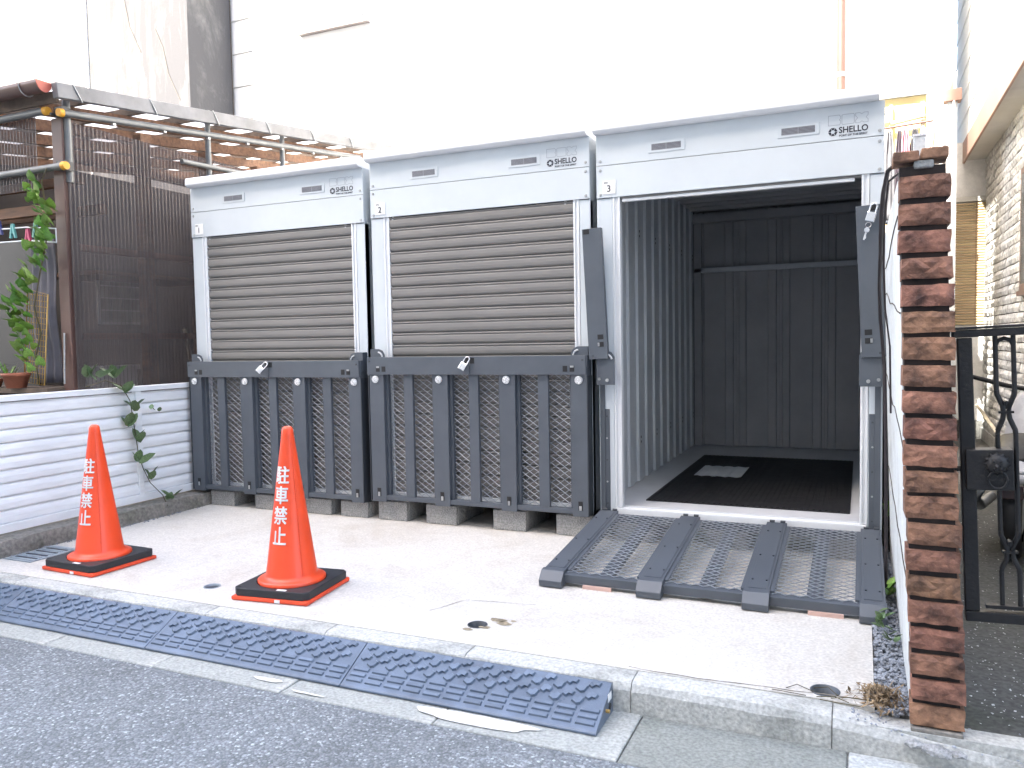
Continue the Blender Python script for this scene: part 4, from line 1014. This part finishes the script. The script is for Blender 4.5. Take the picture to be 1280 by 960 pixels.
MB().add([(.006, .014, 0), (.124, .014, 0), (.124, .095, 0), (.006, .095, 0), (.006-lean*1.66, .014, 1.6), (.118-lean*1.66, .014, 1.6), (.118-lean*1.66, .095, 1.6), (.006-lean*1.66, .095, 1.6)], [(0, 1, 5, 4), (1, 2, 6, 5), (2, 3, 7, 6), (3, 0, 4, 7), (4, 5, 6, 7), (3, 2, 1, 0)]).build('mortar_core', core_m, BP)
MB().box(.0, .13, .0, .10, .0, .042).build('footing', oldkerb_m, BP, (-.002, -.002, 0), bevel=.004)
# broken cap
cp = MB().box(-.012-lean*1.6, .052-lean*1.6, -.004, .10, 1.612, 1.640).build('cap_stone', brick_m, BP, bevel=.004)
MB().box(.056-lean*1.6, .122-lean*1.6, .0, .10, 1.616, 1.645).build('cap_stone', brick_m, BP, (.001, 0, 0), bevel=.004)
MB().box(.04-lean*1.6, .088-lean*1.6, .004, .07, 1.592, 1.614).build('mortar_lump', block_m, BP, bevel=.004)
# broken concrete rubble at the foot
for (x, y, z, s_, lb) in ((4.368, -1.77, -.05, .03, 'wedge of broken pale concrete at the pillar foot, left'), (4.42, -1.78, -.055, .045, 'flat broken concrete lump before the pillar foot'), (4.475, -1.78, -.055, .028, 'small broken concrete lump right of the pillar foot')):
    v, fc = shp[int(s_*1000) % 6]
    o = MB().add([Vector((p.x*s_, p.y*s_*.7, p.z*s_*.45)) for p in v], fc).build('concrete_rubble', block_m, None, (x, y, z+.01)); tag(o, lb, 'rubble', 'broken concrete at the pillar foot')
sm_ = MB()
for k in range(420):
    x = random.uniform(4.2, 5.3); y = -1.7+random.gauss(0, .028); s_ = random.uniform(.002, .006); v, fc = random.choice(shp)
    if x > 4.5: y -= .0; s_ *= .8
    sm_.add([Vector((x, y, (-.006-.056*min(1, max(0, (x-4.16)/.59))) if y < -1.664 else -.028))+p*s_*.8 for p in v], fc)
tag(sm_.build('grit', gravel_m), 'small stones strewn along the dropped kerb below the pillar', 'grit', kind='stuff')

# pale pole and fitting above the pillar
PP = empty('conduit_pole', (4.372, -1.62, 1.59), 'pale square post stub standing on the pillar cap', 'post')
MB().box(-.012, .018, -.012, .018, 0, .06).build('stub_body', white_wall, PP, bevel=.002); MB().box(-.014, .020, -.014, .02, .06, .066).build('stub_cap', plate_m, PP)

# iron gate
IG = empty('iron_gate', (4.455, -1.69, .31), 'black wrought iron gate between the brick pillar and the stone house', 'gate'); IG.rotation_euler = (0, R(-2.2), 0)
IG.location = (4.497, -1.69, .315)
GW = .84; GHt = .80
bx('stile', iron_m, 0, .036, 0, .03, .012, GHt-.034, IG, .003); bx('stile', iron_m, GW-.04, GW, 0, .03, .012, GHt-.034, IG, .003)
bx('top_rail', iron_m, -.012, GW+.01, -.004, .034, GHt-.033, GHt-.012, IG, .003); bx('top_rail', iron_m, -.016, GW+.012, -.007, .037, GHt-.0115, GHt-.004, IG, .002)
bx('bottom_rail', iron_m, 0, GW, -.002, .032, -.018, .011, IG, .003); bx('bottom_rail', iron_m, .05, GW-.042, .004, .026, .02, .03, IG, .001)
def ornbar(x):
    """pair of bars pinched together into an X twice"""
    m = MB(); s_ = .021
    for sgn in (-1, 1):
        for a, b in ((.03, .12), (.235, .50), (.62, .767)):
            m.cyl((x+sgn*s_, .015, a), (x+sgn*s_, .015, b), .0062, n=8)
        for zc, e0, e1 in ((.178, .12, .235), (.56, .50, .62)):
            m.tube([(x+sgn*s_, .015, e0), (x+sgn*s_*.95, .015, e0+.012), (x+sgn*.008, .015, zc-.018), (x+sgn*.006, .015, zc), (x+sgn*.008, .015, zc+.018), (x+sgn*s_*.95, .015, e1-.012), (x+sgn*s_, .015, e1)], .0068, 8)
    for zc in (.178, .56):
        m.box(x-.018, x+.018, .008, .022, zc-.003, zc+.003)
        m.cyl((x, .0, zc+.026), (x, .03, zc+.026), .006, n=6)
        m.add([(x-.016, .012, zc+.022), (x+.016, .012, zc+.022), (x, .012, zc+.008), (x-.016, .02, zc+.022), (x+.016, .02, zc+.022), (x, .02, zc+.008)], [(0, 2, 1), (3, 4, 5), (0, 1, 4, 3), (1, 2, 5, 4), (2, 0, 3, 5)])
    # rounded joints under the top rail
    for zc in (.757,):
        m.tube([(x-s_, .015, zc-.016), (x-s_*.7, .015, zc-.003), (x, .015, zc+.003), (x+s_*.7, .015, zc-.003), (x+s_, .015, zc-.016)], .006, 6)
    return m
for k in range(7): ornbar(.112+k*.103).build('ornament_bar', iron_m, IG)
LB = bx('lock_box', iron_m, .01, .122, -.022, .04, .352, .462, IG, .003)
def lion():
    m = MB()
    m.lathe([(0.0, 0), (.026, 0), (.028, .004), (.024, .010), (.016, .015), (.008, .018), (0, .0185)], 18)
    for k in range(12):
        a = 2*math.pi*k/12; m.cyl((.022*math.cos(a), .022*math.sin(a), .006), (.031*math.cos(a), .031*math.sin(a), .002), .006, .002, n=6)
    m.cyl((-.003, -.004, .017), (.0, -.008, .026), .006, .004, n=8)
    for s1 in (-1, 1): m.cyl((s1*.009, .007, .014), (s1*.009, .007, .0205), .004, .002, n=6); m.cyl((s1*.007, -.012, .014), (s1*.006, -.012, .021), .006, .003, n=6)
    return m
lion().build('lion_mask', iron_m, LB, (.016, -.034, .018), (R(90), 0, 0))
MB().tube([(.016+.022*math.cos(t), -.042, -.024+.024*math.sin(t)) for t in [R(20*i) for i in range(19)]], .0032, 6).build('ring_pull', iron_m, LB)
MB().box(-.02, .01, .0, .02, -.008, .006).build('latch_bolt', iron_m, LB, (-.062, 0, 0))

# stone house on the right: plane x=5.4
HX = 5.4
HS = empty('stone_house', (HX, 0, 0), 'house at right with split-face stone wall, brown fascia and white siding', 'house')
bx('wall_core', joint_m, .035, .4, -1.3, 5.5, -.03, 2.905, HS)
def sface(seed, w=.30, h=.0735, d=.034):
    rr = random.Random(seed); nx, nz = 5, 2; vs = []; fs = []
    for j in range(nz+1):
        for i in range(nx+1):
            e = j in (0, nz)
            vs.append((-d+(.008 if e else 0)+rr.uniform(-.006, .006), w*i/nx, h*j/nz+rr.uniform(-.003, .003)))
    q = nx+1
    for j in range(nz):
        for i in range(nx): a = j*q+i; fs += [(a, a+q, a+1), (a+1, a+q, a+q+1)]
    b = len(vs); vs += [(.0, 0, 0), (.0, w, 0), (.0, w, h), (.0, 0, h)]
    bot = list(range(0, q)); top = list(range(nz*q, nz*q+q)); lef = [j*q for j in range(nz+1)]; rig = [j*q+nx for j in range(nz+1)]
    fs += [tuple(bot+[b+1, b]), tuple([b+3, b+2]+top[::-1]), tuple([b, b+3]+lef[::-1]), tuple(rig+[b+2, b+1])]
    return MB().add(vs, fs).mesh('stone', stone_m)
sms = [sface(100+i) for i in range(6)]
random.seed(9); cnt = 0
for j in range(34):
    z = .10+j*.083; y = 5.5-.302-(.15 if j % 2 else 0)*1
    if j % 2: 
        o = put('stone', sms[j % 6], HS, (.035, 5.5-.151, z), scale=(1, .5, 1)); cnt += 1
        y = 5.5-.151-.302
    while y > 3.0:
        o = put('stone', random.choice(sms), HS, (.035+random.uniform(-.003, .003), y, z)); y -= .302; cnt += 1
# the nearer rest of the same wall, joined
far = MB(); 
for j in range(34):
    z = .10+j*.083; y = 2.9-(.15 if j % 2 else 0)
    while y > -1.3:
        me = random.choice(sms); far.add([(v.co.x+.035, v.co.y+y, v.co.z+z) for v in me.vertices], [tuple(p.vertices) for p in me.polygons]); y -= .302
far.build('stone_courses', stone_m, HS)['kind'] = 'stuff'
bx('plinth', block_m, -.01, .036, -1.3, 5.5, -.03, .095, HS, .004)
# window with brown frame near the right edge
WN = bx('window', brown_m, -.025, .034, 2.45, 3.28, 1.42, 2.38, HS, .004); bx('pane', glass_m, -.03, .0, -.37, .37, -.43, .43, WN); bx('window_sill', brown_m, -.045, .0, -.44, .44, -.52, -.482, WN)
# eave: soffit, fascia
bx('soffit', soffit_m, -.18, .4, -1.5, 5.85, 2.91, 2.94, HS); 
m = MB().prism([(-.205, 2.88), (-.205, 3.10), (-.183, 3.10), (-.183, 2.88)], 'y', -1.5, 5.85); m.build('fascia', fascia_m, HS, bevel=.004)
bx('siding_wall', joint_m, -.18, .1, -1.5, 6.4, 3.11, 7.2, HS)
for k in range(16): 
    MB().prism([(-.182, 3.115+k*.25), (-.194, 3.118+k*.25), (-.186, 3.362+k*.25), (-.182, 3.362+k*.25)], 'y', -1.5, 6.4).build('siding_board', siding_m, HS)

# rear: white return wall with the reed blind, at y = 5.5
RW = empty('rear_wall', (4.9, 5.52, 0), 'white wall closing the passage behind the iron gate', 'wall')
bx('wall_body', house_white, 0, .7, .02, .2, -.03, 3.1, RW); bx('ledge', soffit_m, .0, .56, -.06, .02, 2.47, 2.52, RW, .004); bx('ledge', soffit_m, .0, .56, -.05, .02, 1.13, 1.17, RW, .004); bx('ledge_base', wet_m, 0, .6, -.03, .02, -.03, .16, RW)
BL = empty('reed_blind', (5.02, 5.47, 1.18), 'tan reed blind hanging over the window at the passage end', 'blind')
q = MB().cyl((0, 0, 0), (.40, 0, 0), .0125, n=8).mesh('reed', blind_m)
for k in range(46): put('reed', q, BL, (random.uniform(-.004, .004), random.uniform(-.002, .002), .012+k*.0278))
for xx in (.1, .3): MB().cyl((xx, -.016, 0), (xx, -.016, 1.28), .002, n=5).build('cord', wood_m, BL)

# white scooter parked behind the gate
SCO = empty('scooter', (5.0, .75, -.03), 'white scooter parked behind the iron gate, tail towards the street', 'scooter', rz=R(-12))
def loftx(secs, n=14):
    vs = []
    for (y, z, w, h) in secs: vs += [(w*math.cos(2*math.pi*i/n), y, z+h*math.sin(2*math.pi*i/n)) for i in range(n)]
    fs = [(j*n+i, j*n+(i+1) % n, (j+1)*n+(i+1) % n, (j+1)*n+i) for j in range(len(secs)-1) for i in range(n)]+[tuple(range(n))[::-1], tuple(range((len(secs)-1)*n, len(secs)*n))]
    return MB().add(vs, fs, True)
loftx([(-.55, .42, .02, .01), (-.5, .42, .06, .035), (-.35, .42, .10, .06), (0, .40, .13, .10), (.3, .35, .12, .12), (.5, .28, .10, .07)]).build('body_panel', scooter_m, SCO)
loftx([(-.3, .485, .05, .01), (-.2, .50, .10, .04), (.1, .53, .12, .05), (.35, .50, .10, .04), (.45, .48, .05, .01)]).build('seat', black_m, SCO)
for yy in (-.35, .85):
    m = MB(); m.lathe([(.13, -.04), (.19, -.045), (.215, -.02), (.215, .02), (.19, .045), (.13, .04)], 28); w_ = m.build('tyre', black_m, SCO, (0, yy, .215), (0, R(90), 0))
    m = MB(); m.lathe([(.03, -.05), (.13, -.03), (.13, .03), (.03, .05)], 20)
    for k in range(5): m.box(.02, .13, -.012, .012, -.015, .015, Matrix.Rotation(R(72*k), 4, 'Z'))
    m.build('rim', clamp_m, w_)
loftx([(.55, .25, .10, .02), (.62, .40, .13, .16), (.68, .55, .10, .20), (.7, .72, .06, .06)]).build('leg_shield', scooter_m, SCO)
MB().box(-.10, .10, .3, .62, .20, .25).build('footboard', black_m, SCO, bevel=.01)
MB().tube([(-.3, .62, .86), (-.1, .68, .80), (0, .7, .78), (.1, .68, .80), (.3, .62, .86)], .014, 8).build('handlebar', black_m, SCO)
MB().tube([(-.13, -.42, .36), (-.16, -.45, .30), (-.15, -.3, .24), (-.13, .1, .22)], .026, 10).build('exhaust', clamp_m, SCO)
MB().tube([(-.12, -.5, .50), (-.14, -.58, .47), (0, -.62, .47), (.14, -.58, .47), (.12, -.5, .50)], .012, 8).build('grab_rail', scooter_m, SCO)
MB().box(-.05, .05, -.57, -.55, .33, .40).build('tail_light', mat('smoked_lens', (.05, .03, .03), .2), SCO, bevel=.006)
# pale hose along the plinth and a round floodlit bowl
o = MB().tube([(5.32, 5.2, .35), (5.30, 3.0, .16), (5.29, 1.2, .13), (5.28, -.2, .12)], .016, 8).build('hose', mat('cream_hose', (.55, .48, .36), .5)); tag(o, 'cream pipe running along the foot of the stone wall', 'pipe')

# ================================================================ BACK: buildings, pipes, clothes
CB = empty('concrete_building', (-3.60, 3.6, 0), 'weathered concrete building with black water stains at upper left', 'building')
MB().box(-7, 0, 0, .76, -.1, 9).build('wall', stained_m, CB); MB().box(0.0, .006, .75, .765, 0, 9).build('corner_trim', joint_m, CB)
MB().box(-1.81, -1.79, -.03, 0, 0, 9).build('drain_pipe', plate_m, CB)
for (x0, z0) in ((-1.2, 5.9), (-.55, 5.2)):
    MB().tube([(x0, -.004, z0), (x0+.12, -.004, z0-.25), (x0+.2, -.004, z0-.6), (x0+.38, -.004, z0-.95)], .006, 5).build('dead_vine', mat('dry_vine', (.10, .09, .08), .8), CB)
WH = empty('white_house', (-4.8, 4.4, 0), 'tall white house with a window behind the containers', 'house')
bx('wall', house_white, 0, 9.72, .02, 5, -.1, 10, WH)
for k in range(22):
    MB().prism([(.018, .0), (.0, .004), (.012, .435), (.018, .435)], 'x', 0, 1.9).build('siding_board', siding_m, WH, (0, 0, .2+k*.44))
for k in range(22):
    MB().prism([(.018, .0), (.012, .001), (.014, .439), (.018, .439)], 'x', 1.903, 9.71).build('siding_board', siding_m, WH, (0, 0, .2+k*.44))
wf = bx('window', alu_white, 2.35, 3.36, -.04, .02, 5.13, 6.3, WH, .004); bx('pane', mat('bright_pane', (.62, .65, .66), .15), -.46, -.01, -.045, .0, -.55, .55, wf); bx('pane', MC['bright_pane'], .01, .46, -.035, .01, -.55, .55, wf); bx('mullion', gate_dark, .455, .475, -.055, -.0455, -.56, .56, wf); bx('mullion', gate_dark, -.012, .012, -.046, -.029, -.56, .56, wf)
bx('window_sill', mat('dull_frame', (.16, .14, .135), .6), -.535, .535, -.06, .03, -.625, -.59, wf)
for xx, r_, z0, z1 in ((8.83, .042, 2.5, 7.2), (9.05, .036, 4.65, 7.2)):
    bp_ = MB().cyl((xx, -.06, z0), (xx, -.06, z1), r_, n=12).build('downpipe', brown_m, WH)
    for zz in (3.6, 5.1): 
        if zz > z0: MB().cyl((xx, -.06, zz), (xx, -.06, zz+.04), r_+.006, n=12).build('pipe_bracket', plate_m, bp_)
MB().tube([(9.05, -.06, 4.66), (9.07, -.06, 4.5), (8.98, -.06, 4.35), (8.95, -.06, 2.5)], .012, 8).build('thin_cable', soffit_m, WH)
MB().box(9.0, 9.11, -.12, 0, 4.58, 4.72).build('pipe_box', fascia_m, WH, bevel=.01)

YW = empty('yellow_awning', (4.0, 4.1, 0), 'pale yellow screen behind the drying clothes beyond the containers', 'screen')
bx('screen_sheet', yellow_m, 0, .76, 0, .02, .6, 3.28, YW); bx('screen_rail', pipe_m, -.1, .78, -.06, -.02, 3.26, 3.31, YW)
for xx in (.45, .71): bx('screen_post', mat('beige_pipe', (.5, .42, .3), .5), xx, xx+.03, -.055, -.02, .6, 3.2, YW)
MB().tube([(.2, -.1, 3.14), (.42, -.1, 3.13), (.47, -.1, 3.02), (.74, -.1, 3.06)], .022, 8).build('elbow_pipe', mat('beige_pipe', (.5, .42, .3), .5), YW)
LN = empty('clothes_line', (4.1, 3.55, 2.86), 'brown drying pole holding the clothes beyond the open container', 'drying pole'); MB().cyl((0, 0, 0), (.68, 0, .04), .010, n=8).build('pole', brown_m, LN); 
for xx in (.1, .66): MB().tube([(xx, 0, 0), (xx, 0, .3)], .006, 5).build('pole_hook', clamp_m, LN)
def garment(x, y, w, h, mm, label, z=2.85):
    vs = []; nx, nz = 10, 8
    for j in range(nz+1):
        for i in range(nx+1):
            t = j/nz; sh = .45+.55*min(1, (1-t)*4) if t > .6 else 1
            vs.append((x+w*(i/nx-.5)*sh, y+.02*math.sin(i*1.7+x*30)+.01*math.sin(j), z-h+h*t))
    o = MB().add([(a-x, b-y, c-z) for a, b, c in vs], [(j*(nx+1)+i, j*(nx+1)+i+1, (j+1)*(nx+1)+i+1, (j+1)*(nx+1)+i) for j in range(nz) for i in range(nx)], True).build('hanging_garment', mm, None, (x, y, z))
    o.modifiers.new('s', 'SOLIDIFY').thickness = .008; tag(o, label, 'clothes', 'clothes drying beyond the containers')
cl = lambda n, c: mat(n, c, .85, var=.2, scale=8)
garment(4.44, 3.55, .09, .8, cl('grey_cloth', (.10, .10, .11)), 'grey garment, leftmost on the drying pole')
garment(4.52, 3.55, .07, .75, cl('dark_cloth', (.04, .03, .04)), 'dark garment between the grey and the pink one')
garment(4.565, 3.52, .05, .45, cl('pink_cloth', (.50, .16, .20)), 'pink garment on the drying pole')
garment(4.635, 3.55, .07, .55, cl('black_cloth', (.03, .03, .035)), 'black patterned garment in the middle of the drying pole')
garment(4.72, 3.55, .09, .95, cl('white_cloth', (.7, .62, .64)), 'white garment, rightmost on the drying pole')
# downpipes / post at the right of the clothes
PO = empty('corner_post_white', (4.87, 3.4, 0), 'pale post with cables beside the drying clothes', 'post')
PO.name = 'cable_post'
MB().box(0, .07, 0, .07, 0, 3.0).build('post_body', white_wall, PO); MB().cyl((.03, .03, 3.0), (.02, .03, 3.62), .018, n=10).build('post_pipe', mat('beige_pipe', (.5, .42, .3), .5), PO); MB().box(-.03, .1, -.03, .08, 3.0, 3.1).build('post_box', fascia_m, PO, bevel=.006)
MB().tube([(-.12, 0, 2.6), (-.07, 0, 3.0), (-.02, 0, 3.45)], .012, 6).build('brace_pipe', fascia_m, PO)
MB().tube([(.0, -.01, 3.1), (.03, -.03, 3.2), (.06, -.01, 3.25), (.04, -.02, 3.05), (.05, -.02, 2.8)], .01, 6).build('cable_loop', plate_m, PO)
# cables hanging between the container and the wall
for pts, lb in (([(4.345, -.9, 1.62), (4.335, -.95, 1.50), (4.325, -1.0, 1.35), (4.322, -.85, 1.2), (4.33, -.8, .9), (4.345, -.75, .55), (4.35, -.7, .1)], 'thick black cable hanging between container 3 and the white wall'),
               ([(4.352, -.92, 1.60), (4.345, -.97, 1.46), (4.332, -1.0, 1.32), (4.33, -.9, 1.15), (4.338, -.8, .85)], 'second, thinner dark cable beside the thick one')):
    pass
DG = bx('gap_shade', core_m, 4.356, 4.37, .2, 2.9, 0, 1.5); tag(DG, 'dark board standing in for the shade in the gap behind the white wall beside container 3', 'board')  # dark sheet added for the shade in the gap
o = MB().tube([(4.335, -1.60, 1.60), (4.30, -1.42, 1.60), (4.29, -1.3, 1.55), (4.285, -1.28, 1.48), (4.288, -1.1, 1.38), (4.292, -.7, 1.28), (4.30, -.5, 1.16), (4.318, -.5, .95), (4.325, -.5, .6), (4.33, -.5, .0)], .007, 8).build('cable', cable_m); tag(o, 'black cable bundle hanging between container 3 and the white wall', 'cable')
o = MB().tube([(4.33, -1.55, 1.57), (4.305, -1.35, 1.58), (4.30, -1.25, 1.53), (4.296, -1.2, 1.46), (4.30, -1.0, 1.34), (4.31, -.8, 1.2), (4.325, -.9, 1.05), (4.33, -.9, .8)], .004, 6).build('cable', cable_m); tag(o, 'thin grey cable beside the black cable bundle', 'cable')
for z in (1.62, 1.20): 
    o = MB().cyl((4.29, -.02, z), (4.40, -.02, z), .006, n=6).build('wall_tie', clamp_m); tag(o, 'thin bar tying container 3 to the white wall, %s' % ('upper one' if z > 1.5 else 'lower one'), 'tie bar')

# opposite side of the street: the building that keeps the court in shade
OB = empty('street_building', (-12, -9, 0), 'pale building across the street behind the camera', 'building')
bx('wall', concrete_mat('opposite_render', (.55, .53, .50), (.45, .43, .40), .5, 1, .1, .1), 0, 11.9, -6, 0, -.1, 14.5, OB)
bx('wall', MC['opposite_render'], 11.903, 26, -6, 0, -.1, 17.2, OB)  # unseen taller block, height and edge shaped to shade the stone wall
